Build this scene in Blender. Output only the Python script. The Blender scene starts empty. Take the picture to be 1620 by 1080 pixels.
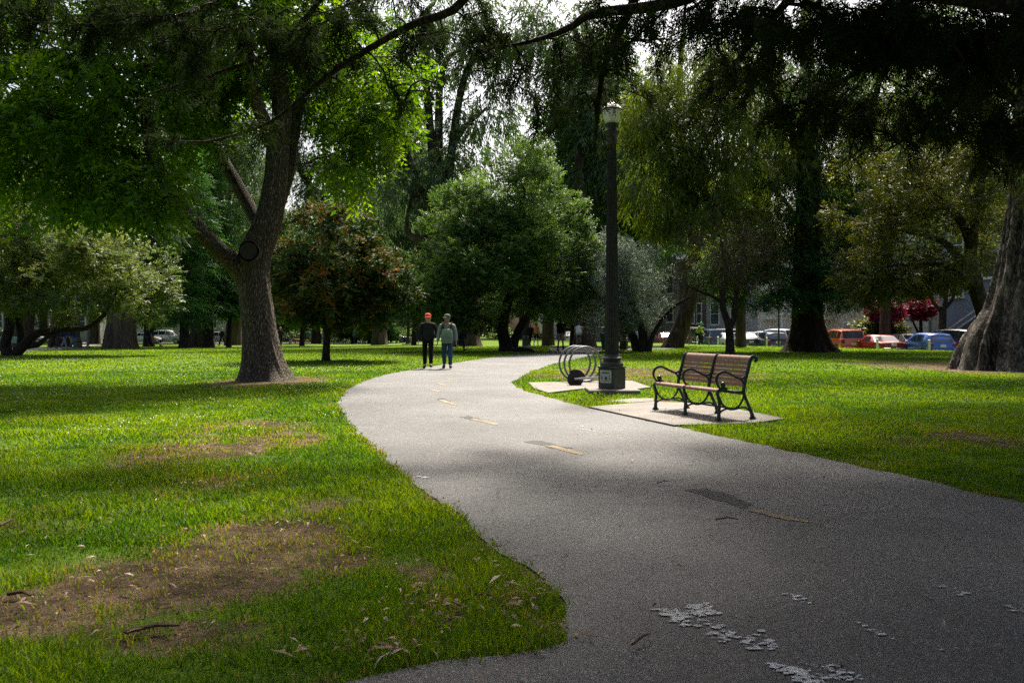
import bpy, math, random
import numpy as np
from mathutils import Vector, Matrix, Quaternion

random.seed(7)
C = bpy.context.scene.collection
SC = bpy.context.scene
PI = math.pi
rad = math.radians

# ------------------------------------------------------------------ camera
CAM_H = 1.38
FPX = 1300.0           # focal length in pixels of the 1620 px wide photograph
HOR = 518.0            # pixel row of the horizon
cam_d = bpy.data.cameras.new('camera')
cam = bpy.data.objects.new('camera', cam_d)
C.objects.link(cam)
cam.location = (0, 0, CAM_H)
cam.rotation_euler = (rad(90), 0, 0)
cam_d.sensor_width = 36.0
cam_d.lens = 36.0 * FPX / 1620.0
cam_d.shift_y = -(540.0 - HOR) / 1620.0
cam_d.clip_start = 0.05
cam_d.clip_end = 3000
cam_d.dof.use_dof = True
cam_d.dof.focus_distance = 17.0
cam_d.dof.aperture_fstop = 5.6
SC.camera = cam

# ------------------------------------------------------------------ light
SUN_EL, SUN_AZ = 57.0, 16.0      # degrees; azimuth measured from +Y (view direction) towards +X
world = bpy.data.worlds.new('World')
SC.world = world
world.use_nodes = True
wn = world.node_tree.nodes
wl = world.node_tree.links
sky = wn.new('ShaderNodeTexSky')
sky.sky_type = 'NISHITA'
sky.sun_disc = False
sky.sun_elevation = rad(SUN_EL)
sky.sun_rotation = rad(SUN_AZ)
sky.air_density = 1.0
sky.dust_density = 7.0
sky.ozone_density = 1.0
wn['Background'].inputs['Strength'].default_value = 0.11
wl.new(sky.outputs['Color'], wn['Background'].inputs['Color'])
sun_d = bpy.data.lights.new('sun', 'SUN')
sun_d.energy = 5.0
sun_d.angle = rad(8.0)
sun_d.color = (1.0, 0.93, 0.80)
sun = bpy.data.objects.new('sun', sun_d)
C.objects.link(sun)
sun_dir = Vector((math.sin(rad(SUN_AZ)) * math.cos(rad(SUN_EL)), math.cos(rad(SUN_AZ)) * math.cos(rad(SUN_EL)), math.sin(rad(SUN_EL))))
sun.rotation_euler = (-sun_dir).to_track_quat('-Z', 'Y').to_euler()
sun.location = sun_dir * 120
SC.view_settings.view_transform = 'Standard'
SC.view_settings.look = 'None'
SC.view_settings.exposure = 1.15
SC.view_settings.gamma = 1.0
SC.cycles.use_denoising = False
SC.cycles.max_bounces = 6
SC.cycles.diffuse_bounces = 3
SC.cycles.glossy_bounces = 2
SC.cycles.transmission_bounces = 6
SC.cycles.transparent_max_bounces = 6
SC.cycles.volume_bounces = 0
SC.cycles.caustics_reflective = False
SC.cycles.caustics_refractive = False
SC.cycles.sample_clamp_indirect = 2.0

# ------------------------------------------------------------------ terrain height and the photograph's ray geometry
KX, KY = 27.0, 46.0                       # a point on the kerb of the street at the park's side
KD = np.array([-0.433, 0.901])            # direction of the street
KN = np.array([0.901, 0.433])             # away from the park
def sstep(t):
    t = np.clip(t, 0, 1)
    return t * t * (3 - 2 * t)
def gz(x, y):
    x = np.asarray(x, float); y = np.asarray(y, float)
    a = -0.011 * np.maximum(0, y - 45) * sstep((-2 - x) / 16.0)
    d = (x - KX) * KN[0] + (y - KY) * KN[1]
    b = -0.5 * np.clip((d + 0.05) / 0.1, 0, 1)
    b = b + 0.13 * np.clip((d - 12.0) / 0.1, 0, 1)
    far = np.clip((y - 130) / 20, 0, 1)
    return np.maximum(a, -1.1) + b * (1 - far)
def g1(x, y):
    return float(gz(x, y))
def P(px, py, Y):
    "the point at depth Y along the photograph's ray through a pixel"
    return Vector(((px - 810.0) / FPX * Y, Y, CAM_H + (HOR - py) / FPX * Y))
def G(px, py, n=25):
    "the point of the ground seen at a pixel"
    Y = FPX * CAM_H / max(py - HOR, 1.0)
    for _ in range(n):
        X = (px - 810.0) / FPX * Y
        Y = 0.5 * Y + 0.5 * FPX * (CAM_H - g1(X, Y)) / (py - HOR)
    X = (px - 810.0) / FPX * Y
    return Vector((X, Y, g1(X, Y)))
def GY(px, Y):
    X = (px - 810.0) / FPX * Y
    return Vector((X, Y, g1(X, Y)))

# ------------------------------------------------------------------ numpy noise
def _h(ix, iy, iz, s):
    n = (ix * 374761393 + iy * 668265263 + iz * 2147483647 + s * 974711) & 0xFFFFFFFF
    n = ((n ^ (n >> 13)) * 1274126177) & 0xFFFFFFFF
    n = ((n ^ (n >> 16)) * 2246822519) & 0xFFFFFFFF
    return ((n ^ (n >> 15)) & 0xFFFFFF) / float(0xFFFFFF) * 2 - 1
def vn(p, s=0):
    p = np.asarray(p, float)
    i = np.floor(p).astype(np.int64)
    f = p - i
    f = f * f * (3 - 2 * f)
    x, y, z = i[..., 0], i[..., 1], i[..., 2]
    r = 0
    for dx in (0, 1):
        wx = f[..., 0] if dx else 1 - f[..., 0]
        for dy in (0, 1):
            wy = f[..., 1] if dy else 1 - f[..., 1]
            for dz in (0, 1):
                wz = f[..., 2] if dz else 1 - f[..., 2]
                r = r + wx * wy * wz * _h(x + dx, y + dy, z + dz, s)
    return r
def fbm(p, o=4, s=0):
    p = np.asarray(p, float); r = 0; a = 1.0; t = 0
    for k in range(o):
        r = r + a * vn(p, s + k); t += a; a *= 0.5; p = p * 2.03
    return r / t

# ------------------------------------------------------------------ objects
def tag(o, label=None, cat=None, group=None, kind=None):
    if label: o['label'] = label
    if cat: o['category'] = cat
    if group: o['group'] = group
    if kind: o['kind'] = kind
    return o
def empty(name, loc, rz=0.0, label=None, cat=None, group=None):
    o = bpy.data.objects.new(name, None)
    o.empty_display_size = 0.2
    C.objects.link(o)
    o.location = loc
    o.rotation_euler = (0, 0, rz)
    return tag(o, label, cat, group)
def link_mesh(name, me, mat=None, parent=None, loc=None, rz=None):
    o = bpy.data.objects.new(name, me)
    C.objects.link(o)
    if mat is not None:
        for m in (mat if isinstance(mat, (list, tuple)) else [mat]):
            me.materials.append(m)
    if parent is not None: o.parent = parent
    if loc is not None: o.location = loc
    if rz is not None: o.rotation_euler = (0, 0, rz)
    return o
def copy_tree(o, parent=None):
    c = o.copy()
    C.objects.link(c)
    c.parent = parent
    for ch in o.children:
        copy_tree(ch, c)
    return c
def np_mesh(name, V, F, attrs=None, smooth=False):
    "fast mesh from vertex array and a face array (n,3) or (n,4); attrs: dict name -> per-face floats"
    me = bpy.data.meshes.new(name)
    V = np.ascontiguousarray(V, np.float32); F = np.ascontiguousarray(F, np.int32)
    n, k = F.shape
    me.vertices.add(len(V)); me.vertices.foreach_set('co', V.ravel())
    me.loops.add(n * k); me.loops.foreach_set('vertex_index', F.ravel())
    me.polygons.add(n)
    me.polygons.foreach_set('loop_start', np.arange(0, n * k, k, dtype=np.int32))
    try:
        me.polygons.foreach_set('loop_total', np.full(n, k, np.int32))
    except Exception:
        pass
    me.polygons.foreach_set('use_smooth', np.full(n, bool(smooth)))
    for an, av in (attrs or {}).items():
        dom = 'FACE' if len(av) == n else 'POINT'
        a = me.attributes.new(an, 'FLOAT', dom)
        a.data.foreach_set('value', np.ascontiguousarray(av, np.float32))
    me.update(calc_edges=True)
    return me

class MB:
    "collects shapes for one mesh"
    def __init__(s):
        s.v = []; s.f = []; s.M = None
    def add(s, V, F):
        b = len(s.v)
        for p in V:
            p = Vector(p)
            if s.M is not None: p = s.M @ p
            s.v.append(tuple(p))
        for q in F: s.f.append(tuple(i + b for i in q))
        return s
    def box(s, c, d, rz=0.0, ch=0.0):
        "box centred at c with sizes d; chamfered vertical edges if ch"
        x, y, z = [k / 2 for k in d]
        if ch > 0:
            ch = min(ch, x * .9, y * .9, z * .9)
            rings = []
            def ring(ins, zz):
                xx, yy, e = x - ins, y - ins, ch
                return [(xx - e, -yy, zz), (xx, -yy + e, zz), (xx, yy - e, zz), (xx - e, yy, zz), (-xx + e, yy, zz), (-xx, yy - e, zz), (-xx, -yy + e, zz), (-xx + e, -yy, zz)]
            V = ring(ch * .7, -z) + ring(0, -z + ch * .7) + ring(0, z - ch * .7) + ring(ch * .7, z)
            F = [tuple(range(7, -1, -1)), tuple(range(24, 32))]
            for k in range(3):
                for i in range(8):
                    F.append((k * 8 + i, k * 8 + (i + 1) % 8, k * 8 + 8 + (i + 1) % 8, k * 8 + 8 + i))
        else:
            V = [(-x, -y, -z), (x, -y, -z), (x, y, -z), (-x, y, -z), (-x, -y, z), (x, -y, z), (x, y, z), (-x, y, z)]
            F = [(3, 2, 1, 0), (4, 5, 6, 7), (0, 1, 5, 4), (1, 2, 6, 5), (2, 3, 7, 6), (3, 0, 4, 7)]
        cs, sn = math.cos(rz), math.sin(rz)
        V = [(c[0] + p[0] * cs - p[1] * sn, c[1] + p[0] * sn + p[1] * cs, c[2] + p[2]) for p in V]
        return s.add(V, F)
    def tube(s, pts, r, n=8, cap=True, flat=None, closed=False):
        "swept tube; r number or list; flat=(side scale, up scale)"
        pts = [Vector(p) for p in pts]
        m = len(pts)
        rr = list(r) if hasattr(r, '__len__') else [r] * m
        V = []; F = []
        up = None
        for i, p in enumerate(pts):
            if closed:
                t = pts[(i + 1) % m] - pts[i - 1]
            else:
                t = pts[min(i + 1, m - 1)] - pts[max(i - 1, 0)]
            t.normalize()
            if up is None:
                up = Vector((0, 0, 1)) if abs(t.z) < 0.9 else Vector((0, 1, 0))
            u = up - t * up.dot(t)
            if u.length < 1e-5: u = t.orthogonal()
            u.normalize(); w = t.cross(u)
            up = u
            a, b = flat or (1, 1)
            for k in range(n):
                an = 2 * PI * (k + .5) / n
                V.append(p + w * (math.cos(an) * rr[i] * a) + u * (math.sin(an) * rr[i] * b))
        for i in range(m if closed else m - 1):
            j = (i + 1) % m
            for k in range(n):
                F.append((i * n + k, i * n + (k + 1) % n, j * n + (k + 1) % n, j * n + k))
        if cap and not closed:
            F.append(tuple(range(n - 1, -1, -1)))
            F.append(tuple((m - 1) * n + k for k in range(n)))
        return s.add(V, F)
    def lathe(s, prof, n=24, c=(0, 0, 0), fl=0.0, nf=0):
        "prof: list of (r, z)"
        V = []; F = []
        for (r, z) in prof:
            for k in range(n):
                a = 2 * PI * k / n
                V.append((c[0] + r * math.cos(a), c[1] + r * math.sin(a), c[2] + z))
        m = len(prof)
        for i in range(m - 1):
            for k in range(n):
                F.append((i * n + k, i * n + (k + 1) % n, (i + 1) * n + (k + 1) % n, (i + 1) * n + k))
        F.append(tuple(range(n - 1, -1, -1)))
        F.append(tuple((m - 1) * n + k for k in range(n)))
        return s.add(V, F)
    def prism(s, poly, d, axis='y', off=0.0):
        "extrude a 2D polygon by d: axis y -> polygon in xz; axis x -> polygon in yz; axis z -> polygon in xy"
        n = len(poly)
        def mk(p, t):
            if axis == 'y': return (p[0], t, p[1])
            if axis == 'x': return (t, p[0], p[1])
            return (p[0], p[1], t)
        V = [mk(p, off - d / 2) for p in poly] + [mk(p, off + d / 2) for p in poly]
        F = [tuple(range(n)), tuple(range(2 * n - 1, n - 1, -1))]
        for i in range(n): F.append((i, i + n, (i + 1) % n + n, (i + 1) % n))
        return s.add(V, F)
    def ball(s, c, r, n=12, m=8):
        rx, ry, rz = r if hasattr(r, '__len__') else (r, r, r)
        V = []; F = []
        for i in range(m + 1):
            th = PI * i / m
            for k in range(n):
                a = 2 * PI * k / n
                V.append((c[0] + rx * math.sin(th) * math.cos(a), c[1] + ry * math.sin(th) * math.sin(a), c[2] + rz * math.cos(th)))
        for i in range(m):
            for k in range(n):
                F.append((i * n + k, (i + 1) * n + k, (i + 1) * n + (k + 1) % n, i * n + (k + 1) % n))
        return s.add(V, F)
    def build(s, name, mat, parent=None, loc=None, rz=None, smooth=True, sharp=35):
        me = bpy.data.meshes.new(name)
        me.from_pydata(s.v, [], s.f)
        me.validate()
        if smooth:
            me.polygons.foreach_set('use_smooth', np.ones(len(me.polygons), bool))
            me.set_sharp_from_angle(angle=rad(sharp))
        me.update()
        return link_mesh(name, me, mat, parent, loc, rz)

# ------------------------------------------------------------------ materials
def new_mat(name):
    m = bpy.data.materials.new(name)
    m.use_nodes = True
    nt = m.node_tree
    return m, nt, nt.nodes, nt.links, nt.nodes['Principled BSDF']
def ramp(N, stops):
    r = N.new('ShaderNodeValToRGB')
    e = r.color_ramp.elements
    while len(e) > 1: e.remove(e[-1])
    e[0].position = stops[0][0]; e[0].color = (*stops[0][1], 1)
    for p, c in stops[1:]:
        k = e.new(p); k.color = (*c, 1)
    return r
def mixc(N, L, fac, a, b, mode='MIX'):
    m = N.new('ShaderNodeMix'); m.data_type = 'RGBA'; m.blend_type = mode
    for s, v in ((m.inputs[0], fac), (m.inputs[6], a), (m.inputs[7], b)):
        if hasattr(v, 'links') or hasattr(v, 'is_output'): L.new(v, s)
        elif isinstance(v, (int, float)): s.default_value = v
        else: s.default_value = (*v, 1)
    return m.outputs[2]
def math_n(N, L, op, a, b=None, c=None, clamp=False):
    m = N.new('ShaderNodeMath'); m.operation = op; m.use_clamp = clamp
    for s, v in zip(m.inputs, (a, b, c)):
        if v is None: continue
        if isinstance(v, (int, float)): s.default_value = v
        else: L.new(v, s)
    return m.outputs[0]
def noise_n(N, L, vec, scale, detail=4, rough=0.55, dist=0.0):
    n = N.new('ShaderNodeTexNoise')
    n.inputs['Scale'].default_value = scale; n.inputs['Detail'].default_value = detail
    n.inputs['Roughness'].default_value = rough; n.inputs['Distortion'].default_value = dist
    L.new(vec, n.inputs['Vector'])
    return n.outputs['Fac']
def obj_vec(N, L, scale=(1, 1, 1)):
    t = N.new('ShaderNodeTexCoord'); mp = N.new('ShaderNodeMapping')
    mp.inputs['Scale'].default_value = scale
    L.new(t.outputs['Object'], mp.inputs['Vector'])
    return mp.outputs['Vector']
def bump_n(N, L, h, strength, dist, bsdf):
    b = N.new('ShaderNodeBump'); b.inputs['Strength'].default_value = strength; b.inputs['Distance'].default_value = dist
    L.new(h, b.inputs['Height']); L.new(b.outputs['Normal'], bsdf.inputs['Normal'])
    return b
_simple = {}
def simple(name, col, rough=0.6, metal=0.0, var=0.12, scale=14.0, bump=0.0, spec=0.5, coat=0.0):
    "plain material with a little mottling"
    if name in _simple: return _simple[name]
    m, nt, N, L, B = new_mat(name)
    v = obj_vec(N, L)
    f = noise_n(N, L, v, scale, 5)
    lo = tuple(max(0, c * (1 - var)) for c in col); hi = tuple(min(1, c * (1 + var)) for c in col)
    r = ramp(N, [(0.3, lo), (0.7, hi)])
    L.new(f, r.inputs['Fac']); L.new(r.outputs['Color'], B.inputs['Base Color'])
    B.inputs['Roughness'].default_value = rough; B.inputs['Metallic'].default_value = metal
    B.inputs['Specular IOR Level'].default_value = spec
    if coat: B.inputs['Coat Weight'].default_value = coat; B.inputs['Coat Roughness'].default_value = 0.06
    if bump: bump_n(N, L, f, 0.6, bump, B)
    _simple[name] = m
    return m
def leaf_mat(name, stops, trans=0.4, tcol=None, rough=0.5, spec=0.25, tboost=1.0):
    "stops: colour ramp over the per-leaf tint"
    m, nt, N, L, B = new_mat(name)
    a = N.new('ShaderNodeAttribute'); a.attribute_name = 'tint'
    r = ramp(N, stops)
    L.new(a.outputs['Fac'], r.inputs['Fac'])
    L.new(r.outputs['Color'], B.inputs['Base Color'])
    B.inputs['Roughness'].default_value = rough
    B.inputs['Specular IOR Level'].default_value = spec
    t = N.new('ShaderNodeBsdfTranslucent')
    tc = mixc(N, L, 1.0, r.outputs['Color'], tcol or (1.25, 1.35, 0.6), 'MULTIPLY')
    L.new(tc, t.inputs['Color'])
    x = N.new('ShaderNodeMixShader'); x.inputs[0].default_value = trans
    L.new(B.outputs[0], x.inputs[1]); L.new(t.outputs[0], x.inputs[2])
    L.new(x.outputs[0], N['Material Output'].inputs['Surface'])
    return m
def bark_mat(name, cols, sc=(7, 7, 1.3), bump=0.05, moss=None, rough=0.9, fine=1.0):
    m, nt, N, L, B = new_mat(name)
    v = obj_vec(N, L, sc)
    nz = N.new('ShaderNodeTexNoise'); nz.inputs['Scale'].default_value = 1.2; L.new(v, nz.inputs['Vector'])
    wv = mixc(N, L, 0.22, v, nz.outputs['Color'], 'ADD')
    vo = N.new('ShaderNodeTexVoronoi'); vo.feature = 'DISTANCE_TO_EDGE'; vo.inputs['Scale'].default_value = 1.6 * fine
    L.new(wv, vo.inputs['Vector'])
    cr = math_n(N, L, 'MULTIPLY', vo.outputs['Distance'], 3.2, clamp=True)
    f1 = noise_n(N, L, v, 3.5 * fine, 8, 0.65)
    h = math_n(N, L, 'ADD', cr, math_n(N, L, 'MULTIPLY', f1, 0.8))
    hh = math_n(N, L, 'MULTIPLY', h, 0.55)
    r = ramp(N, [(0.15, cols[0]), (0.45, cols[1]), (0.8, cols[2])])
    L.new(hh, r.inputs['Fac'])
    col = r.outputs['Color']
    if moss:
        f2 = noise_n(N, L, obj_vec(N, L), 1.6, 6, 0.6)
        mk = ramp(N, [(0.5, (0, 0, 0)), (0.66, (1, 1, 1))]); L.new(f2, mk.inputs['Fac'])
        col = mixc(N, L, math_n(N, L, 'MULTIPLY', mk.outputs['Color'], 0.6), col, moss)
    L.new(col, B.inputs['Base Color'])
    B.inputs['Roughness'].default_value = rough
    B.inputs['Specular IOR Level'].default_value = 0.2
    bump_n(N, L, h, 0.9, bump, B)
    return m

def streak_bark(name, cols, sc=(5, 5, .45), bump=.06, rough=.9, moss=None):
    m, nt, N, L, B = new_mat(name)
    v = obj_vec(N, L, sc); v2 = obj_vec(N, L, (1, 1, .35))
    f1 = noise_n(N, L, v, 1.3, 8, .62, .6); f2 = noise_n(N, L, v, 5.0, 6, .6, .3); f3 = noise_n(N, L, v2, .9, 5, .6)
    rdg = math_n(N, L, 'MULTIPLY', math_n(N, L, 'ABSOLUTE', math_n(N, L, 'SUBTRACT', f1, .5)), 3.2, clamp=True)
    h = math_n(N, L, 'ADD', math_n(N, L, 'MULTIPLY', rdg, .6), math_n(N, L, 'MULTIPLY', f2, .5))
    k = math_n(N, L, 'ADD', math_n(N, L, 'MULTIPLY', h, .62), math_n(N, L, 'MULTIPLY', f3, .42))
    r = ramp(N, [(.34, cols[0]), (.52, cols[1]), (.74, cols[2])])
    L.new(k, r.inputs['Fac'])
    col = r.outputs['Color']
    if moss:
        mk = ramp(N, [(.5, (0, 0, 0)), (.66, (1, 1, 1))]); L.new(noise_n(N, L, obj_vec(N, L), 1.6, 6, .6), mk.inputs['Fac'])
        col = mixc(N, L, math_n(N, L, 'MULTIPLY', mk.outputs['Color'], .55), col, moss)
    L.new(col, B.inputs['Base Color'])
    B.inputs['Roughness'].default_value = rough; B.inputs['Specular IOR Level'].default_value = .15
    bump_n(N, L, h, 1.0, bump, B)
    return m
# ------------------------------------------------------------------ tree engine
def nrmz(a):
    return a / np.maximum(np.linalg.norm(a, axis=-1, keepdims=True), 1e-9)
def leaf_quads(pos, axis, nrm, ln, wd, fold=0.12):
    axis = nrmz(axis)
    side = nrmz(np.cross(axis, nrm))
    nn = np.cross(side, axis)
    ln = np.asarray(ln)[:, None]; wd = np.asarray(wd)[:, None]
    mid = pos + axis * ln * 0.45 + nn * wd * fold
    V = np.stack([pos, mid + side * wd * .5, pos + axis * ln - nn * wd * fold, mid - side * wd * .5], 1).reshape(-1, 3)
    F = np.arange(len(pos) * 4).reshape(-1, 4)
    return V, F
def foliage(rng, cen, out, sp, ctint=None):
    "leaf sprays round clump centres; returns V, F, tint"
    M = len(cen)
    n = sp['n']; k = sp.get('k', 1)
    R = np.array(sp.get('R', (0.6, 0.6, 0.4)), float)
    S = M * n
    ci = np.repeat(np.arange(M), n)
    d = nrmz(rng.normal(size=(S, 3)))
    rr = rng.random(S) ** (1 / sp.get('shell', 2.2))
    csz = (0.7 + 0.6 * rng.random(M))[ci]
    base = cen[ci] + d * rr[:, None] * R * csz[:, None]
    o = out[ci]
    mode = sp.get('mode', 'broad')
    rn = rng.normal(size=(S, 3))
    dz = np.zeros((S, 3)); dz[:, 2] = 1
    if mode == 'hang':
        sd = -dz * 1.0 + rn * sp.get('rand', .32) + d * .15
        nn = nrmz(rn * np.array([1, 1, .2]))
    elif mode == 'flat':
        sd = o * np.array([1, 1, .2]) * .6 + rn * np.array([.7, .7, .18]) - dz * sp.get('droop', .25)
        nn = dz + rn * .35
    else:
        sd = d * .7 + o * sp.get('ow', .5) + rn * .45 - dz * sp.get('droop', .15)
        nn = dz * sp.get('up', .7) + d * .5 + rn * .5
    sd = nrmz(sd)
    if k > 1:
        t = np.linspace(.12, 1, k)
        sgn = np.where(np.arange(k) % 2 == 0, 1., -1.)
        sl = sp['sl'] * (.7 + .6 * rng.random(S))
        side = nrmz(np.cross(sd, nn))
        pos = base[:, None] + sd[:, None] * (sl[:, None] * t)[..., None]
        pos[..., 2] -= sp.get('sag', .15) * sl[:, None] * t ** 2
        ax = sd[:, None] * sp.get('fwd', .6) + side[:, None] * sgn[None, :, None] * sp.get('spread', .8) + rng.normal(size=(S, k, 3)) * sp.get('jit', .22)
        ax[..., 2] -= sp.get('ldroop', .15)
        nr = np.repeat(nn[:, None], k, 1) + rng.normal(size=(S, k, 3)) * .25
        pos = pos.reshape(-1, 3); ax = ax.reshape(-1, 3); nr = nr.reshape(-1, 3)
        li = np.repeat(np.arange(S), k)
    else:
        pos = base; ax = sd; nr = nn; li = np.arange(S)
    N = len(pos)
    s = .7 + .6 * rng.random(N)
    ln = sp['ll'] * s; wd = sp['lw'] * s
    if ctint is None: ctint = rng.random(M)
    tint = .45 * ctint[ci][li] + .25 * rng.random(S)[li] + .3 * rng.random(N)
    V, F = leaf_quads(pos, ax, nr, ln, wd)
    return V, F, tint
def trunk_surface(rng, pts, radii, n=20, seg=0.25, ridge=.06, ridges=7, flare=0.0, fh=0.6, lump=.05, seed=0, twist=.15, cap=True):
    "rings along a smoothed path with ridged, flared radii"
    pts = np.array([tuple(p) for p in pts], float); radii = np.array(radii, float)
    ds = np.r_[0, np.cumsum(np.linalg.norm(np.diff(pts, axis=0), axis=1))]
    m = max(4, int(ds[-1] / seg) + 1)
    s = np.linspace(0, 1, m) ** (1.25 if flare else 1.0) * ds[-1]
    # Catmull-Rom through the points
    def cr(a):
        o = []
        for q in s:
            i = min(np.searchsorted(ds, q, 'right') - 1, len(ds) - 2); i = max(i, 0)
            t = (q - ds[i]) / max(ds[i + 1] - ds[i], 1e-9)
            p1, p2 = a[i], a[i + 1]
            p0 = a[i - 1] if i > 0 else 2 * p1 - p2
            p3 = a[i + 2] if i + 2 < len(a) else 2 * p2 - p1
            o.append(.5 * ((2 * p1) + (p2 - p0) * t + (2 * p0 - 5 * p1 + 4 * p2 - p3) * t * t + (3 * p1 - p0 - 3 * p2 + p3) * t ** 3))
        return np.array(o)
    c = cr(pts); r = np.maximum(np.interp(s, ds, radii), .01)
    tan = nrmz(np.gradient(c, axis=0))
    u = np.zeros_like(c); up = np.array([0, 1., 0]) if abs(tan[0, 1]) < .9 else np.array([1., 0, 0])
    for i in range(m):
        w = up - tan[i] * up.dot(tan[i]); w /= np.linalg.norm(w); u[i] = w; up = w
    v = np.cross(tan, u)
    an = 2 * PI * np.arange(n) / n
    A = an[None, :] + twist * s[:, None]
    z = s[:, None] + 0 * A
    cyl = np.stack([np.cos(A) * 1.3, np.sin(A) * 1.3, z * .35], -1)
    k = vn(np.stack([np.cos(A) * ridges / 2.2, np.sin(A) * ridges / 2.2, z * .22], -1) + seed, seed)
    mul = 1 + ridge * 2 * k + lump * fbm(cyl * 1.3 + seed * 3.1, 3, seed + 5)
    if flare:
        lob = .55 + .9 * np.clip(vn(np.stack([np.cos(A) * 1.7 + seed, np.sin(A) * 1.7, 0 * A], -1), seed + 9) + .35, 0, 1)
        mul = mul + flare * np.exp(-z / fh) * lob
    rad_ = r[:, None] * mul
    V = c[:, None] + u[:, None] * (np.cos(an)[None, :, None] * rad_[..., None]) + v[:, None] * (np.sin(an)[None, :, None] * rad_[..., None])
    V = V.reshape(-1, 3)
    i = np.arange(m - 1)[:, None] * n; j = np.arange(n)[None, :]; j2 = (j + 1) % n
    F = np.stack([i + j, i + j2, i + n + j2, i + n + j], -1).reshape(-1, 4)
    # end cap as a fan of quads to a centre vertex
    if cap:
        V = np.vstack([V, c[-1:] + tan[-1:] * r[-1] * .3])
        b = (m - 1) * n; kx = len(V) - 1
        jj = np.arange(0, n - 1, 2)
        F = np.vstack([F, np.stack([b + jj, b + jj + 1, b + (jj + 2) % n, np.full(len(jj), kx)], 1)])
    return V, F, c, r
class Skel:
    def __init__(s):
        s.pos = []; s.par = []; s.r = []; s.lines = []
    def add(s, p, par, r=0.0):
        s.pos.append(np.array(p, float)); s.par.append(par); s.r.append(r); return len(s.pos) - 1
def sample_lobes(rng, lobes, n, shell=2.4, flat_bottom=None):
    vol = np.array([(l[1][0] * l[1][1] * l[1][2]) ** (2 / 3.) for l in lobes]); vol = vol / vol.sum()
    ids = rng.choice(len(lobes), n, p=vol)
    ctr = np.array([tuple(l[0]) for l in lobes]); R = np.array([l[1] for l in lobes])
    d = nrmz(rng.normal(size=(n, 3)))
    rr = rng.random(n) ** (1 / shell)
    cen = ctr[ids] + d * rr[:, None] * R[ids]
    out = nrmz(d / R[ids])
    return cen, out
def make_tree(name, label, group, base, trunks, lobes, nclump, sp, bark, leafm, seed, cat='tree', clumps=None, twig=.012, tmul=1.0, start=.45,
              shell=2.4, gnarl=.12, limb_n=6, extra=None, zmin=None, reach=None, lift=.12, crown_name='crown', ctint=None):
    """trunks: list of dict(pts=[...], r=[...], ...surface options). lobes: [(centre, (rx,ry,rz))].
    limbs grow from the trunks to every leaf clump."""
    rng = np.random.default_rng(seed)
    base = Vector(base)
    root = empty(name, base, 0, label, cat, group)
    b = np.array(tuple(base))
    Vs = []; Fs = []; off = 0
    def put(V, F):
        nonlocal off
        Vs.append(V - b); Fs.append(F + off); off += len(V)
    sk = Skel()
    for ti, t in enumerate(trunks):
        o = {k: v for k, v in t.items() if k not in ('pts', 'r', 'nolimb')}
        V, F, c, r = trunk_surface(rng, t['pts'], t['r'], seed=seed * 7 + ti, **o)
        put(V, F)
        if t.get('nolimb'): continue
        pr = -1
        st = start if ti == 0 else .15
        for i in range(len(c)):
            if i >= len(c) * st or i == len(c) - 1:
                pr = sk.add(c[i], pr, r[i])
    if clumps is None:
        cen, out = sample_lobes(rng, lobes, nclump, shell)
    else:
        cen, out = clumps
    if zmin is not None:
        cen[:, 2] = np.maximum(cen[:, 2], zmin + .5 * rng.random(len(cen)))
    P0 = np.array(sk.pos)
    dmin = np.array([np.min(np.linalg.norm(P0 - c, axis=1)) for c in cen])
    conns = []
    for ci in np.argsort(dmin):
        c = cen[ci]
        A = np.array(sk.pos)
        dv = c - A; dist = np.linalg.norm(dv, axis=1)
        cost = dist * (1 + .8 * np.clip(-dv[:, 2] / np.maximum(dist, 1e-6), 0, 1))
        k = int(np.argmin(cost))
        L_ = dist[k]
        if L_ < .15: continue
        nseg = 3 if L_ > .8 else 2
        ids = [k]; p0 = A[k]
        for q in range(1, nseg + 1):
            t = q / nseg
            p = p0 + (c - p0) * t + rng.normal(size=3) * gnarl * L_ * (1 - t) * .8
            p[2] += lift * L_ * math.sin(PI * t)
            ids.append(sk.add(p, ids[-1], 0.0))
        conns.append(ids)
    # pipe model
    n = len(sk.pos); acc = np.zeros(n); r = np.array(sk.r)
    child = np.zeros(n, int)
    for i in range(n):
        if sk.par[i] >= 0: child[sk.par[i]] += 1
    for i in range(n - 1, -1, -1):
        if sk.r[i] == 0.0:
            if acc[i] == 0: acc[i] = twig ** 2.3
            r[i] = acc[i] ** (1 / 2.3) * tmul
            if sk.par[i] >= 0 and sk.r[sk.par[i]] == 0.0: acc[sk.par[i]] += acc[i] * 1.04
    for ids in conns:
        pts = np.array([sk.pos[i] for i in ids]); rr = np.array([r[i] for i in ids])
        rr[0] = min(rr[0], rr[1] * 1.35)
        big = rr[1] > .05
        V, F, _, _ = trunk_surface(rng, pts, rr, n=8 if big else limb_n, seg=max(.12, np.linalg.norm(pts[-1] - pts[0]) / 6), ridge=.03, lump=.06, seed=seed + ids[-1], cap=False)
        put(V, F)
    if extra is not None:
        for V, F in extra: put(V, F)
    me = np_mesh('trunk', np.vstack(Vs), np.vstack(Fs), smooth=True)
    link_mesh('trunk', me, bark, root)
    if sp is not None:
        sps = sp if isinstance(sp, (list, tuple)) else [sp]
        LV = []; LF = []; LT = []; lo = 0
        for q in sps:
            V, F, T = foliage(rng, cen, out, q, ctint)
            LV.append(V - b); LF.append(F + lo); LT.append(T); lo += len(V)
        me = np_mesh(crown_name, np.vstack(LV), np.vstack(LF), {'tint': np.concatenate(LT)})
        link_mesh(crown_name, me, leafm, root)
    return root
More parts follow.
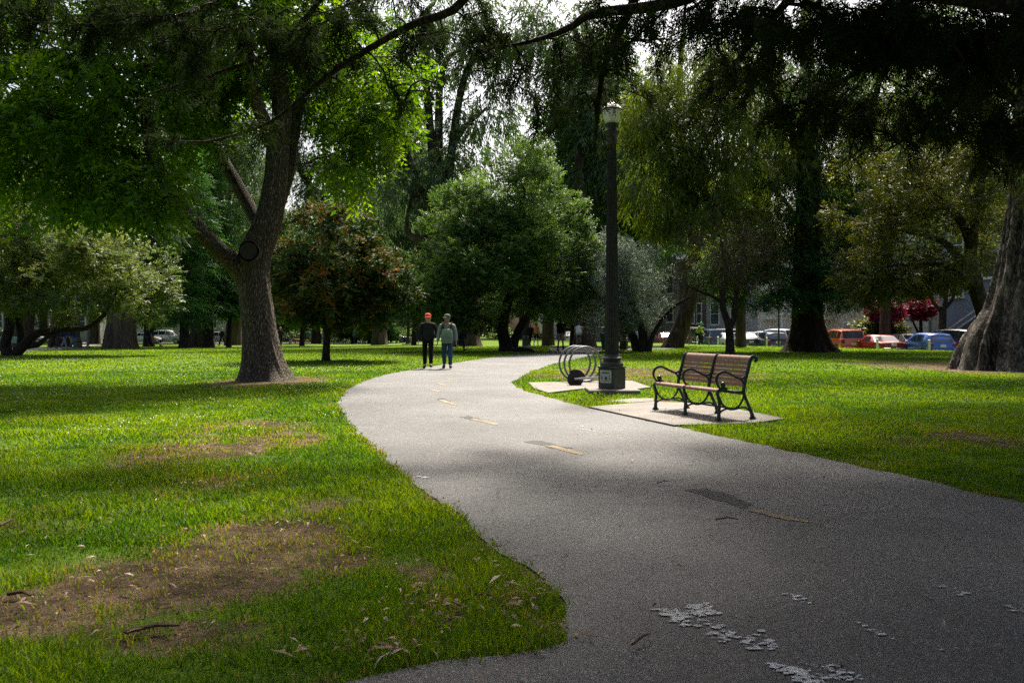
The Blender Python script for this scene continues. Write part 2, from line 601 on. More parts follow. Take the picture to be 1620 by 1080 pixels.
def lob(px, py, Y, rpx, rpy, depth):
    "crown lobe: centre on a pixel at depth Y, radii in pixels across and up, metres deep"
    k = Y / FPX
    return (P(px, py, Y), (rpx * k, depth, rpy * k))
def straight(base, top, r0, r1, n=4, wob=.15, seed=0):
    rng = np.random.default_rng(seed)
    base = np.array(tuple(base)); top = np.array(tuple(top))
    pts = []; rs = []
    for i in range(n + 1):
        t = i / n
        p = base + (top - base) * t
        if 0 < i < n: p = p + rng.normal(size=3) * wob * np.array([1, 1, .2])
        if i == 0: p[2] -= .25
        pts.append(p); rs.append(r0 + (r1 - r0) * t)
    return pts, rs
# ------------------------------------------------------------------ ground, path, slabs
def catmull(pts, n=8):
    pts = [np.array(p, float) for p in pts]; o = []
    for i in range(len(pts) - 1):
        p1, p2 = pts[i], pts[i + 1]
        p0 = pts[i - 1] if i else 2 * p1 - p2
        p3 = pts[i + 2] if i + 2 < len(pts) else 2 * p2 - p1
        for q in range(n):
            t = q / n
            o.append(.5 * (2 * p1 + (p2 - p0) * t + (2 * p0 - 5 * p1 + 4 * p2 - p3) * t * t + (3 * p1 - p0 - 3 * p2 + p3) * t ** 3))
    o.append(pts[-1])
    return o
def gx(px, py):
    p = G(px, py); return (p.x, p.y)
left_edge = [(-14, -2.0), (-8, .3), (-3, 2.15)] + [gx(*q) for q in ((540, 1080), (700, 1051), (815, 1030), (905, 1009))]
left_edge2 = [gx(*q) for q in ((905, 1009), (882, 950), (845, 908), (768, 855), (690, 792), (640, 748), (585, 702), (548, 662), (538, 637), (550, 617), (590, 598),
                               (650, 585), (730, 572.5), (800, 563), (850, 559.2), (880, 557), (872, 553.5), (866, 551), (868, 549.3))]
right_edge = [gx(*q) for q in ((1060, 549.0), (1060, 551.6), (965, 553.6), (946, 557.5), (936, 562), (910, 568), (875, 576), (840, 588), (822, 599), (812, 606), (826, 616), (858, 626), (895, 636), (935, 646),
                               (1000, 659.5), (1070, 675.5), (1200, 702), (1400, 746), (1620, 796))] + [(5.2, 3.6), (6.3, 0), (7, -7)]
outline = catmull(left_edge, 6) + catmull(left_edge2, 8)[1:] + catmull(right_edge, 8) + [np.array((-14, -7.0))]
# fine, broken edge
_o = []
for a, b in zip(outline, outline[1:] + outline[:1]):
    L_ = np.linalg.norm(b - a); k = max(1, int(L_ / .07)) if min(a[1], b[1]) < 26 else max(1, int(L_ / .5))
    for q in range(k): _o.append(a + (b - a) * q / k)
_o = np.array(_o)
_nz = fbm(np.c_[_o * 2.6, np.zeros(len(_o))], 5, 3)[:, None] * .10
_nz2 = fbm(np.c_[_o * 2.6, np.ones(len(_o)) * 9], 5, 4)[:, None] * .10
PATH = _o + np.c_[_nz, _nz2]
def inside(poly, x, y):
    poly = np.asarray(poly); c = np.zeros(len(x), bool)
    x0, y0 = poly[:, 0], poly[:, 1]; x1, y1 = np.roll(x0, -1), np.roll(y0, -1)
    for a, b, e, f in zip(x0, y0, x1, y1):
        if b == f: continue
        m = (b > y) != (f > y)
        c ^= m & (x < (e - a) * (y - b) / (f - b) + a)
    return c
RACK_SLAB = [gx(*q) for q in ((836, 606.5), (985, 603.5), (1000, 604), (1030, 614), (1010, 616.5), (940, 614.5), (900, 619), (868, 623), (845, 616))]
BENCH_SLAB = [gx(*q) for q in ((931, 645.5), (1035, 637), (1122, 641), (1243, 664.5), (1186, 672), (1066, 675))]
STRIP_SLAB = [gx(*q) for q in ((958, 636), (1000, 631.5), (1034, 631), (1034, 636), (985, 639))]

# bare earth: ellipses on the ground
def ell(px, py, rx, ry, s=1.0):
    c = G(px, py)
    ya = G(px, py - ry).y; yb = G(px, py + ry).y
    return (c.x, c.y, rx * c.y / FPX, (ya - yb) / 2, s)
DIRT = [ell(375, 690, 110, 34, 1.05), ell(330, 770, 120, 30, .55), ell(400, 865, 150, 48, 1.0), ell(250, 915, 240, 44, .88), ell(80, 955, 200, 50, .92), ell(420, 880, 90, 25, 1.2), ell(500, 800, 70, 18, .45),
        ell(545, 890, 60, 30, .6), ell(700, 955, 60, 30, .85), ell(665, 905, 50, 22, .6), ell(640, 1010, 110, 20, .5), ell(300, 1005, 160, 35, .5), ell(30, 830, 120, 25, .4),
        ell(480, 700, 30, 12, .8), ell(1010, 592, 190, 11, .95), ell(1130, 590, 90, 7, .7), ell(925, 597, 30, 6, .7), ell(1565, 697, 75, 20, 1.0), ell(1480, 578, 130, 8, 1.0), ell(1600, 588, 100, 10, 1.2),
        ell(425, 602, 85, 9, 1.3), ell(1440, 700, 60, 12, .5), ell(815, 950, 50, 30, .55), ell(850, 985, 35, 16, .7), ell(1010, 635, 60, 5, .8), ell(1330, 735, 90, 10, .35)]
def dirt(x, y):
    x = np.asarray(x, float); y = np.asarray(y, float)
    p = np.stack([x, y, 0 * x], -1)
    nz = fbm(p * 1.1, 4, 21) * .75 + fbm(p * 5.0, 3, 22) * .35
    v = np.zeros_like(x)
    for cx, cy, rx, ry, s in DIRT:
        d = np.sqrt(((x - cx) / rx) ** 2 + ((y - cy) / ry) ** 2)
        v = np.maximum(v, s * np.clip(1.35 - d, 0, 1.2) )
    v = v * (.92 + nz * 2.0) + np.clip(nz - .42, 0, 1) * .5
    near = (y < 22)
    if near.any():
        e = PATH[PATH[:, 1] < 23]
        xi, yi = x[near], y[near]; dd = np.full(len(xi), 9.)
        for c in range(0, len(xi), 4000):
            q = np.sqrt((xi[c:c + 4000, None] - e[None, ::2, 0]) ** 2 + (yi[c:c + 4000, None] - e[None, ::2, 1]) ** 2); dd[c:c + 4000] = q.min(1)
        v[near] = np.maximum(v[near], np.clip(1 - dd / .16, 0, 1) * (.42 + 1.1 * nz[near]))
    return np.clip(v, 0, 1)

def grow(a, step, ratio, lim, sgn):
    o = []; v = a
    while abs(v) < lim:
        v += sgn * step; o.append(v); step *= ratio
    return o
xs = np.array(sorted(grow(-7, .12, 1.11, 230, -1) + list(np.arange(-7, 7.01, .12)) + grow(7, .12, 1.11, 230, 1)))
ys = np.array(sorted(grow(1.5, .12, 1.25, 40, -1) + list(np.arange(1.5, 15, .12)) + grow(15, .12, 1.045, 260, 1)))
gxm, gym = np.meshgrid(xs, ys)
gzm = gz(gxm, gym)
_pp = np.stack([gxm, gym, 0 * gxm], -1)
gzm = gzm + fbm(_pp * .9, 3, 31) * .005 * (gym < 60) - .004
dm = dirt(gxm.ravel(), gym.ravel())
nx, ny = len(xs), len(ys)
ii = (np.arange(ny - 1)[:, None] * nx + np.arange(nx - 1)[None, :])
GF = np.stack([ii, ii + 1, ii + nx + 1, ii + nx], -1).reshape(-1, 4)
me = np_mesh('ground', np.stack([gxm, gym, gzm], -1).reshape(-1, 3), GF, {'dirt': dm}, smooth=True)
def ground_mat():
    m, nt, N, L, B = new_mat('lawn_soil')
    v = obj_vec(N, L)
    a = N.new('ShaderNodeAttribute'); a.attribute_name = 'dirt'
    f1 = noise_n(N, L, v, .35, 6, .6); f2 = noise_n(N, L, v, 9, 6, .7); f3 = noise_n(N, L, v, 45, 4, .7)
    gr = ramp(N, [(.25, (.035, .075, .006)), (.5, (.085, .145, .010)), (.8, (.150, .190, .016))])
    L.new(math_n(N, L, 'ADD', math_n(N, L, 'MULTIPLY', f1, .5), math_n(N, L, 'MULTIPLY', f2, .5)), gr.inputs['Fac'])
    dr = ramp(N, [(.3, (.040, .024, .015)), (.48, (.13, .090, .056)), (.72, (.29, .21, .135))])
    L.new(math_n(N, L, 'ADD', math_n(N, L, 'MULTIPLY', f2, .45), math_n(N, L, 'MULTIPLY', f3, .55)), dr.inputs['Fac'])
    blot = ramp(N, [(.42, (.32, .30, .30)), (.58, (1, 1, 1))]); L.new(noise_n(N, L, v, 2.1, 6, .65), blot.inputs['Fac'])
    drc = mixc(N, L, .85, dr.outputs['Color'], blot.outputs['Color'], 'MULTIPLY')
    k = math_n(N, L, 'ADD', a.outputs['Fac'], math_n(N, L, 'MULTIPLY', math_n(N, L, 'SUBTRACT', f2, .5), 1.7))
    mk = ramp(N, [(.18, (0, 0, 0)), (.55, (1, 1, 1))]); L.new(k, mk.inputs['Fac'])
    L.new(mixc(N, L, mk.outputs['Color'], gr.outputs['Color'], drc), B.inputs['Base Color'])
    B.inputs['Roughness'].default_value = .95; B.inputs['Specular IOR Level'].default_value = .1
    bump_n(N, L, math_n(N, L, 'ADD', f2, f3), .9, .04, B)
    return m
tag(link_mesh('ground', me, ground_mat()), 'green park lawn with worn brown earth patches', kind='structure')

def flat_poly(name, poly, z0, thick, mat, parent=None, edge=True):
    "a sheet cut to a polygon, optionally with a skirt"
    from mathutils.geometry import delaunay_2d_cdt
    pts = [Vector((p[0], p[1], 0)) for p in poly]
    n = len(pts)
    zt = lambda x, y: g1(x, y) * (0 if abs(g1(x, y)) < .3 else 1) + z0
    ov, oe, of, *_r = delaunay_2d_cdt([Vector((p.x, p.y)) for p in pts], [(i, (i + 1) % n) for i in range(n)], [], 1, 1e-6)
    V = [(p.x, p.y, zt(p.x, p.y)) for p in pts]
    base_ = len(V) * (2 if edge else 1)
    TV = [(p.x, p.y, zt(p.x, p.y)) for p in ov]
    F = []
    for t in of:
        p_, q_, r_ = (ov[i] for i in t[:3])
        t = [i + base_ for i in t]
        F.append(tuple(t) if (q_ - p_).cross(r_ - p_) > 0 else tuple(reversed(t)))
    if edge:
        V += [(x, y, z - thick) for x, y, z in V]
        area = sum(pts[i].x * pts[(i + 1) % n].y - pts[(i + 1) % n].x * pts[i].y for i in range(n))
        for i in range(n):
            j = (i + 1) % n
            F.append((i, i + n, j + n, j) if area > 0 else (i, j, j + n, i + n))
    V += TV
    me = bpy.data.meshes.new(name); me.from_pydata(V, [], F); me.update()
    return link_mesh(name, me, mat, parent)
def asphalt_mat():
    m, nt, N, L, B = new_mat('asphalt')
    v = obj_vec(N, L)
    f1 = noise_n(N, L, v, .5, 6, .6); f2 = noise_n(N, L, v, 6, 6, .65); f3 = noise_n(N, L, v, 160, 3, .6)
    vo = N.new('ShaderNodeTexVoronoi'); vo.inputs['Scale'].default_value = 125; L.new(v, vo.inputs['Vector'])
    cell = N.new('ShaderNodeSeparateColor'); L.new(vo.outputs['Color'], cell.inputs[0])
    base = ramp(N, [(.34, (.023, .023, .025)), (.5, (.056, .056, .058)), (.66, (.100, .099, .101))])
    L.new(math_n(N, L, 'ADD', math_n(N, L, 'MULTIPLY', f1, .55), math_n(N, L, 'MULTIPLY', f2, .45)), base.inputs['Fac'])
    st = ramp(N, [(.0, (.5, .5, .5)), (.5, (.85, .85, .85)), (.82, (1.3, 1.28, 1.26)), (.95, (3.2, 3.1, 3.0))]); L.new(cell.outputs[0], st.inputs['Fac'])
    c = mixc(N, L, .85, base.outputs['Color'], st.outputs['Color'], 'MULTIPLY')
    c = mixc(N, L, .5, c, mixc(N, L, 1.0, c, ramp_from(N, L, f3), 'MULTIPLY'))
    # sparse cracks
    wv = mixc(N, L, .25, v, nz_col(N, L, v, 1.3), 'ADD')
    vc = N.new('ShaderNodeTexVoronoi'); vc.feature = 'DISTANCE_TO_EDGE'; vc.inputs['Scale'].default_value = .42; L.new(wv, vc.inputs['Vector'])
    ck = ramp(N, [(.0, (1, 1, 1)), (.009, (0, 0, 0))]); L.new(vc.outputs['Distance'], ck.inputs['Fac'])
    cm = ramp(N, [(.47, (0, 0, 0)), (.56, (1, 1, 1))]); L.new(noise_n(N, L, v, .55, 3), cm.inputs['Fac'])
    ckm = math_n(N, L, 'MULTIPLY', ck.outputs['Color'], cm.outputs['Color'])
    c = mixc(N, L, math_n(N, L, 'MULTIPLY', ckm, .75), c, (.02, .02, .02))
    L.new(c, B.inputs['Base Color'])
    rr = ramp(N, [(.3, (.55, .55, .55)), (.7, (.75, .75, .75))]); L.new(f2, rr.inputs['Fac']); L.new(rr.outputs['Color'], B.inputs['Roughness'])
    B.inputs['Specular IOR Level'].default_value = .55
    h = math_n(N, L, 'ADD', math_n(N, L, 'MULTIPLY', cell.outputs[0], .6), math_n(N, L, 'MULTIPLY', f3, .6))
    bump_n(N, L, h, .8, .006, B)
    return m
def ramp_from(N, L, f):
    r = ramp(N, [(.35, (.55, .55, .55)), (.65, (1.4, 1.4, 1.4))]); L.new(f, r.inputs['Fac']); return r.outputs['Color']
def nz_col(N, L, v, s):
    n = N.new('ShaderNodeTexNoise'); n.inputs['Scale'].default_value = s; n.inputs['Detail'].default_value = 4; L.new(v, n.inputs['Vector']); return n.outputs['Color']
M_ASPH = asphalt_mat()
path = tag(flat_poly('path', PATH, .004, .05, M_ASPH), 'grey asphalt path curving through the lawn', kind='structure')
def concrete_mat(name, a, b, c, hf=40):
    m, nt, N, L, B = new_mat(name)
    v = obj_vec(N, L)
    f = math_n(N, L, 'ADD', math_n(N, L, 'MULTIPLY', noise_n(N, L, v, 1.6, 6, .6), .55), math_n(N, L, 'MULTIPLY', noise_n(N, L, v, hf, 5, .7), .45))
    r = ramp(N, [(.3, a), (.5, b), (.7, c)]); L.new(f, r.inputs['Fac']); L.new(r.outputs['Color'], B.inputs['Base Color'])
    B.inputs['Roughness'].default_value = .85
    bump_n(N, L, f, .5, .01, B)
    return m
M_CONC = concrete_mat('concrete', (.075, .066, .056), (.165, .150, .132), (.24, .22, .20))
tag(flat_poly('bench_pavement', BENCH_SLAB, .030, .08, M_CONC), 'pale concrete pad under the wooden bench', kind='structure')
tag(flat_poly('rack_pavement', RACK_SLAB, .032, .08, M_CONC), 'pale concrete pad under the ring bicycle rack', kind='structure')
tag(flat_poly('strip_pavement', STRIP_SLAB, .022, .08, M_CONC), 'broken concrete strip half sunk in grass by the lamp', kind='structure')

# painted marks: each dash a worn sheet on the path, with the darker patched asphalt beside it
M_YEL = concrete_mat('worn_yellow_paint', (.09, .08, .07), (.24, .175, .095), (.34, .25, .14))
M_WHT = concrete_mat('worn_white_paint', (.14, .14, .14), (.54, .54, .54), (.74, .74, .74), 85)
M_PATCH = concrete_mat('dark_patched_asphalt', (.020, .020, .020), (.034, .034, .034), (.075, .073, .072), 90)
rngp = np.random.default_rng(5)
def rag(pts, n, amp, seed):
    o = []
    pts = [np.array(p) for p in pts]
    for i in range(len(pts)):
        a, b = pts[i], pts[(i + 1) % len(pts)]
        for q in range(n): o.append(a + (b - a) * q / n)
    o = np.array(o); ctr = o.mean(0)
    k = 1 + amp * fbm(np.c_[o * 9, np.full(len(o), seed * 3.3)], 3, seed)
    return ctr + (o - ctr) * k[:, None]
def dash(a, b, w, mat, name, z, amp=.5, seed=1):
    a = np.array(gx(*a)); b = np.array(gx(*b)); d = (b - a) / np.linalg.norm(b - a); n = np.array([-d[1], d[0]]) * w / 2
    return flat_poly(name, rag([a - n, b - n, b + n, a + n], 9, amp, seed), z, 0, mat, path, edge=False)
for i, (a, b, w) in enumerate([((1194, 808), (1270, 827), .12), ((868, 705), (928, 721), .11), ((742, 662), (783, 671), .10), ((698, 633), (718, 640), .10), ((683, 616.5), (697, 620.5), .10), ((692, 606), (704, 609.5), .10),
                               ((705, 598.5), (716, 600.5), .10), ((722, 591), (734, 592.5), .10)]):
    dash(a, b, w, M_YEL, 'yellow_dash', 0.0085, .7, 40 + i)
for i, (a, b, w) in enumerate([((1103, 776), (1180, 800), .20), ((848, 699), (885, 709), .20), ((734, 659), (752, 664), .16), ((694, 631), (706, 635), .16)]):
    dash(a, b, w, M_PATCH, 'dark_patch', 0.0070, .9, 70 + i)
def flakes(zones, z):
    V = []; F = []
    for (quad, n, s) in zones:
        q = [np.array(gx(*p)) for p in quad]
        for _ in range(int(n * 3.4)):
            u, v = rngp.random(2)
            c = (q[0] * (1 - u) + q[1] * u) * (1 - v) + (q[3] * (1 - u) + q[2] * u) * v
            if fbm(np.array([[c[0] * 6, c[1] * 6, 1.]]), 3, 8)[0] < -.06: continue
            k = rngp.integers(5, 9); r = s * (.14 + rngp.random() ** 2.2 * .72)
            a0 = rngp.random() * 6; b = len(V)
            for j in range(k):
                an = a0 + 2 * PI * j / k; rr = r * (.55 + .6 * rngp.random())
                V.append((c[0] + rr * 1.3 * math.cos(an), c[1] + rr * .8 * math.sin(an), z + rngp.random() * .0015))
            F.append(tuple(range(b, b + k)))
    me = bpy.data.meshes.new('white_paint'); me.from_pydata(V, [], F); me.update()
    return link_mesh('white_paint', me, M_WHT, path)
flakes([([(1035, 966), (1120, 955), (1135, 972), (1065, 985)], 70, .028), ([(1065, 985), (1180, 975), (1235, 1030), (1150, 1028)], 75, .026), ([(1090, 1000), (1150, 990), (1170, 1020), (1140, 1026)], 16, .024),
        ([(1212, 1050), (1265, 1060), (1330, 1095), (1240, 1100)], 62, .024), ([(1265, 1046), (1350, 1060), (1370, 1082), (1290, 1075)], 28, .018),
        ([(1236, 942), (1262, 938), (1286, 955), (1270, 960)], 8, .020), ([(1340, 985), (1352, 983), (1436, 1018), (1426, 1022)], 9, .020),
        ([(1482, 928), (1495, 926), (1535, 942), (1525, 946)], 6, .022), ([(1566, 956), (1625, 954), (1625, 970), (1600, 970)], 9, .022), ([(1470, 1015), (1560, 1030), (1500, 1060), (1480, 1050)], 6, .012),
        ([(880, 676), (925, 674), (930, 684), (985, 688)], 8, .03), ([(650, 748), (672, 752), (676, 758), (655, 754)], 4, .03)], .0090)

# the street beyond the park, kerb and pavement
def street_pt(t, d):
    return (KX + KD[0] * t + KN[0] * d, KY + KD[1] * t + KN[1] * d)
def street_strip(name, d0, d1, z, mat, label, t0=-60, t1=95):
    V = []; F = []
    for i in range(32):
        t = t0 + (t1 - t0) * i / 31
        for d in (d0, d1):
            x, y = street_pt(t, d); V.append((x, y, z))
    for i in range(31): F.append((2 * i, 2 * i + 1, 2 * i + 3, 2 * i + 2))
    me = bpy.data.meshes.new(name); me.from_pydata(V, [], F); me.update()
    return tag(link_mesh(name, me, mat), label, kind='structure')
street_strip('road', .15, 11.85, -.488, M_ASPH, 'grey street with parked cars beyond the lawn')
street_strip('pavement', 12.2, 16.5, -.352, M_CONC, 'pale pavement in front of the houses')

# ------------------------------------------------------------------ grass
SIDE_PATH = [[gx(*p) for p in ((-120, 558), (0, 558.5), (40, 556), (90, 553.5), (130, 549), (170, 545), (170, 544), (130, 546), (90, 549), (40, 550.5), (0, 552), (-120, 551.5))]]
def blades(rng, n, yr, wid, hgt, pad, keep=1.0, segs=2, side=None):
    u = rng.random(n)
    y = np.sqrt(yr[0] ** 2 + u * (yr[1] ** 2 - yr[0] ** 2))
    x = (rng.random(n) * 2 - 1) * (.66 * y + pad)
    jx, jy = x + rng.normal(size=n) * .028, y + rng.normal(size=n) * .028
    m = ~inside(PATH, jx, jy)
    for pl in (RACK_SLAB, BENCH_SLAB, STRIP_SLAB): m &= ~inside(pl, jx, jy)
    for pl in SIDE_PATH: m &= ~inside(pl, x, y)
    d = (x - KX) * KN[0] + (y - KY) * KN[1]
    m &= d < -.1
    D = dirt(x, y)
    m &= rng.random(n) > np.clip((D + .5 * vn(np.stack([x * 3.1, y * 3.1, 0 * x], -1), 65) - .1) * 1.35, 0, .80)
    x, y, D = x[m], y[m], D[m]
    p = np.stack([x, y, 0 * x], -1)
    tuft = fbm(p * 1.6, 3, 61); t2 = fbm(p * 7, 2, 62)
    h = hgt * (.62 + .4 * rng.random(len(x))) * (1 + tuft * 1.0 + t2 * .5) * (1 - .6 * D)
    h = np.maximum(h, hgt * .25)
    tint = np.clip(.5 + tuft * .55 + fbm(p * .35, 3, 63) * .5 + (rng.random(len(x)) - .5) * .5 + D * .2, 0, 1)
    dry = (rng.random(len(x)) < .012 + D * .6)
    tint = np.minimum(tint, .86)
    tint = np.where(dry, 1.5, tint)
    a = rng.random(len(x)) * 2 * PI
    dx, dy = np.cos(a), np.sin(a)
    lean = h * (.25 + .7 * rng.random(len(x)))
    la = a + (rng.random(len(x)) - .5) * 2.5
    lx, ly = -np.sin(la) * lean, np.cos(la) * lean
    w = wid * (.7 + .6 * rng.random(len(x))) / 2
    z = gz(x, y) - .006
    B0 = np.stack([x - dx * w, y - dy * w, z], -1); B1 = np.stack([x + dx * w, y + dy * w, z], -1)
    mx, my, mz = x + lx * .35, y + ly * .35, z + h * .6
    M0 = np.stack([mx - dx * w * .8, my - dy * w * .8, mz], -1); M1 = np.stack([mx + dx * w * .8, my + dy * w * .8, mz], -1)
    T = np.stack([x + lx, y + ly, z + h], -1)
    V = np.stack([B0, B1, M0, M1, T], 1).reshape(-1, 3)
    b = np.arange(len(x))[:, None] * 5
    F = np.concatenate([b + np.array([[0, 1, 3]]), b + np.array([[0, 3, 2]]), b + np.array([[2, 3, 4]])], 1).reshape(-1, 3)
    return V, F, np.repeat(tint, 3)
def grass_mat():
    m = leaf_mat('grass_blades', [(0, (.026, .080, .004)), (.45, (.075, .160, .007)), (.9, (.150, .230, .010)), (1.0, (.20, .17, .07))], trans=.5, tcol=(1.75, 1.6, .25), rough=.45, spec=.25)
    return m
rg = np.random.default_rng(11)
GV = []; GFc = []; GT = []; off = 0
for n, yr, w, h, pad in ((150000, (2.4, 5.5), .0055, .062, 2.2), (190000, (5.2, 9.5), .0085, .066, 2.5), (170000, (9.2, 15), .013, .068, 3), (170000, (14.5, 26), .020, .062, 3.5), (190000, (25, 60), .045, .048, 4)):
    V, F, T = blades(rg, n, yr, w, h, pad)
    GV.append(V); GFc.append(F + off); GT.append(T); off += len(V)
me = np_mesh('grass', np.vstack(GV), np.vstack(GFc), {'tint': np.concatenate(GT)})
tag(link_mesh('grass', me, grass_mat()), 'mown green grass blades covering the lawn', 'grass', kind='stuff')
# daisies
n = 7000
y = 9 + 33 * rg.random(n) ** .8; x = -2.5 - (y * .62 - 1) * rg.random(n)
p = np.stack([x, y, 0 * x], -1)
m = (fbm(p * .55, 3, 77) + .25 * rg.random(n) > .24) & ~inside(PATH[::2], x, y) & (dirt(x, y) < .15)
x, y = x[m], y[m]; k = len(x)
V, F = leaf_quads(np.stack([x, y, gz(x, y) + .065 + .02 * rg.random(k)], -1), np.c_[rg.normal(size=(k, 2)), np.full(k, .15)], np.tile([0, -.5, 1.], (k, 1)), .012 + .010 * rg.random(k), .013 + .008 * rg.random(k), 0)
me = np_mesh('daisies', V, F)
tag(link_mesh('daisies', me, simple('white_petals', (.78, .78, .74), .7)), 'tiny white daisies scattered through the lawn', 'daisies', kind='stuff')
# fallen bark strips and dry leaves
n = 11000
y = 2.8 + 17 * rg.random(n) ** 1.7; x = (rg.random(n) * 2 - 1) * (.66 * y + 1)
onp = inside(PATH[::2], x, y)
D = dirt(x, y)
m = (~onp & (rg.random(n) < .05 + D * .55)) | (onp & (rg.random(n) < .03))
ex = []
for (px, py, rx, ry, c) in ((690, 965, 90, 45, 70), (640, 1040, 190, 22, 60), (830, 960, 60, 45, 45), (790, 880, 60, 30, 26), (720, 810, 40, 22, 14), (1330, 735, 130, 22, 26), (880, 1010, 50, 14, 16)):
    for _ in range(c):
        q = G(px + rg.normal() * rx * .5, py + rg.normal() * ry * .5); ex.append((q.x, q.y))
ex = np.array(ex)
x = np.r_[x[m], ex[:, 0]]; y = np.r_[y[m], ex[:, 1]]; k = len(x)
big = rg.random(k) < .14
ln = np.where(big, .05 + .08 * rg.random(k), .022 + .045 * rg.random(k)); wd = np.where(big, .009 + .014 * rg.random(k), .008 + .013 * rg.random(k))
zz = np.where(inside(PATH[::2], x, y), .010, .045) + .02 * rg.random(k)
V, F = leaf_quads(np.stack([x, y, zz], -1), np.c_[rg.normal(size=(k, 2)), rg.normal(size=k) * .15], np.c_[rg.normal(size=(k, 2)) * .35, np.ones(k)], ln, wd, .35)
T = rg.random(k)
mb_V = [V]; mb_F = [F]; mb_T = [T]; off = len(V)
me = np_mesh('leaf_litter', V, F, {'tint': T})
M_LIT = leaf_mat('dry_leaf', [(0, (.08, .045, .025)), (.4, (.18, .105, .060)), (.75, (.32, .22, .15)), (1, (.52, .42, .34))], trans=.1, tcol=(1, .9, .7), rough=.7)
tag(link_mesh('leaf_litter', me, M_LIT), 'dry bark strips and fallen leaves on lawn and path', 'litter', kind='stuff')
tw = MB()
for (a, b, r) in (((195, 1010), (285, 998), .011), ((755, 948), (795, 962), .008), ((1132, 828), (1168, 827), .006), ((1040, 769), (1060, 766), .005), ((12, 948), (48, 950), .012), ((0, 838), (22, 828), .01), ((690, 1002), (745, 975), .006), ((1000, 1030), (1030, 1012), .006)):
    pa, pb = G(*a), G(*b)
    tw.tube([pa + Vector((0, 0, .03)), pa.lerp(pb, .5) + Vector((.01, .015, .04)), pb + Vector((0, 0, .028))], [r, r * .9, r * .5], 6)
tag(tw.build('twig_litter', M_LIT), 'thin dry twigs lying on lawn and path', 'twigs', kind='stuff')
# ------------------------------------------------------------------ street furniture
M_IRON = simple('dark_green_cast_iron', (.012, .030, .026), .38, .0, .3, 30, .002, .5)
M_SLAT = simple('brown_bench_slat', (.24, .130, .095), .42, 0, .28, 22, .002, .5)
M_LAMP = simple('dark_grey_green_paint', (.030, .032, .028), .5, 0, .3, 12, .004, .4)
M_GALV = simple('galvanised_steel', (.16, .17, .175), .42, .55, .3, 20, .001)
M_BLACK = simple('black_rubber', (.010, .010, .011), .7, 0, .3)
M_STEEL = simple('pale_steel', (.42, .42, .42), .35, .7, .2)
M_WHITE = simple('white_paint_coat', (.72, .71, .68), .55, 0, .12)
M_GLOBE = simple('milk_glass', (.78, .75, .70), .25, 0, .06, 6)

# bench
bl = G(1037, 650.5); br_ = G(1137, 668.5)
bdir = Vector((br_.x - bl.x, br_.y - bl.y, 0)); BLEN = bdir.length
bench = empty('park_bench', (bl.x, bl.y, .032), math.atan2(bdir.y, bdir.x), 'wooden slatted two-seat bench with dark green scrolled iron frames on a concrete pad', 'bench')
def frame_mesh(x, mid=False):
    m = MB()
    def bar(pts, w=.030, t=.022, r=None):
        L_ = catmull([(x, p[0], p[1]) for p in pts], 6)
        m.tube([tuple(p) for p in L_], [w] * len(L_) if r is None else list(np.interp(np.linspace(0, 1, len(L_)), np.linspace(0, 1, len(r)), r)), 8, flat=(.75, 1.0))
    bar([(0, .02), (.005, .12), (.012, .25), (-.012, .35), (-.02, .40), (.02, .44), (.10, .43), (.25, .405), (.42, .40)], r=[.034, .026, .025, .027, .026, .026, .022, .022, .024])
    bar([(.60, .02), (.565, .12), (.50, .25), (.45, .36), (.44, .44), (.47, .58), (.52, .74), (.555, .86), (.60, .915), (.655, .905), (.665, .865), (.635, .85)], r=[.036, .027, .025, .027, .028, .028, .028, .028, .030, .030, .026, .022])
    bar([(.49, .655), (.44, .615), (.37, .60), (.25, .645), (.12, .70), (.02, .685), (-.035, .62), (-.03, .54), (.02, .47), (.07, .44)], r=[.014, .017, .018, .020, .021, .022, .022, .020, .018, .018])
    bar([(.37, .60), (.42, .55), (.445, .49), (.42, .43)], r=[.017, .016, .016, .016])
    if not mid:
        m.ball((x, .075, .515), (.030, .045, .045), 14, 10)
        bar([(.03, .46), (.09, .46), (.15, .46)], r=[.02, .03, .018])
    bar([(.012, .34), (.06, .24), (.15, .17), (.25, .155), (.35, .20), (.42, .29), (.44, .38)], r=[.016] * 7)
    bar([(.01, .11), (.08, .15), (.16, .165), (.27, .155), (.40, .175), (.48, .165), (.545, .12)], r=[.015] * 7)
    for yy in (0, .60): m.lathe([(.030, .04), (.048, .02), (.056, .0)][::-1], 16, (x, yy, 0))
    return m
for i, f in enumerate((.0, .5, 1.0)):
    frame_mesh(BLEN * f, i == 1).build('end_frame', M_IRON, bench)
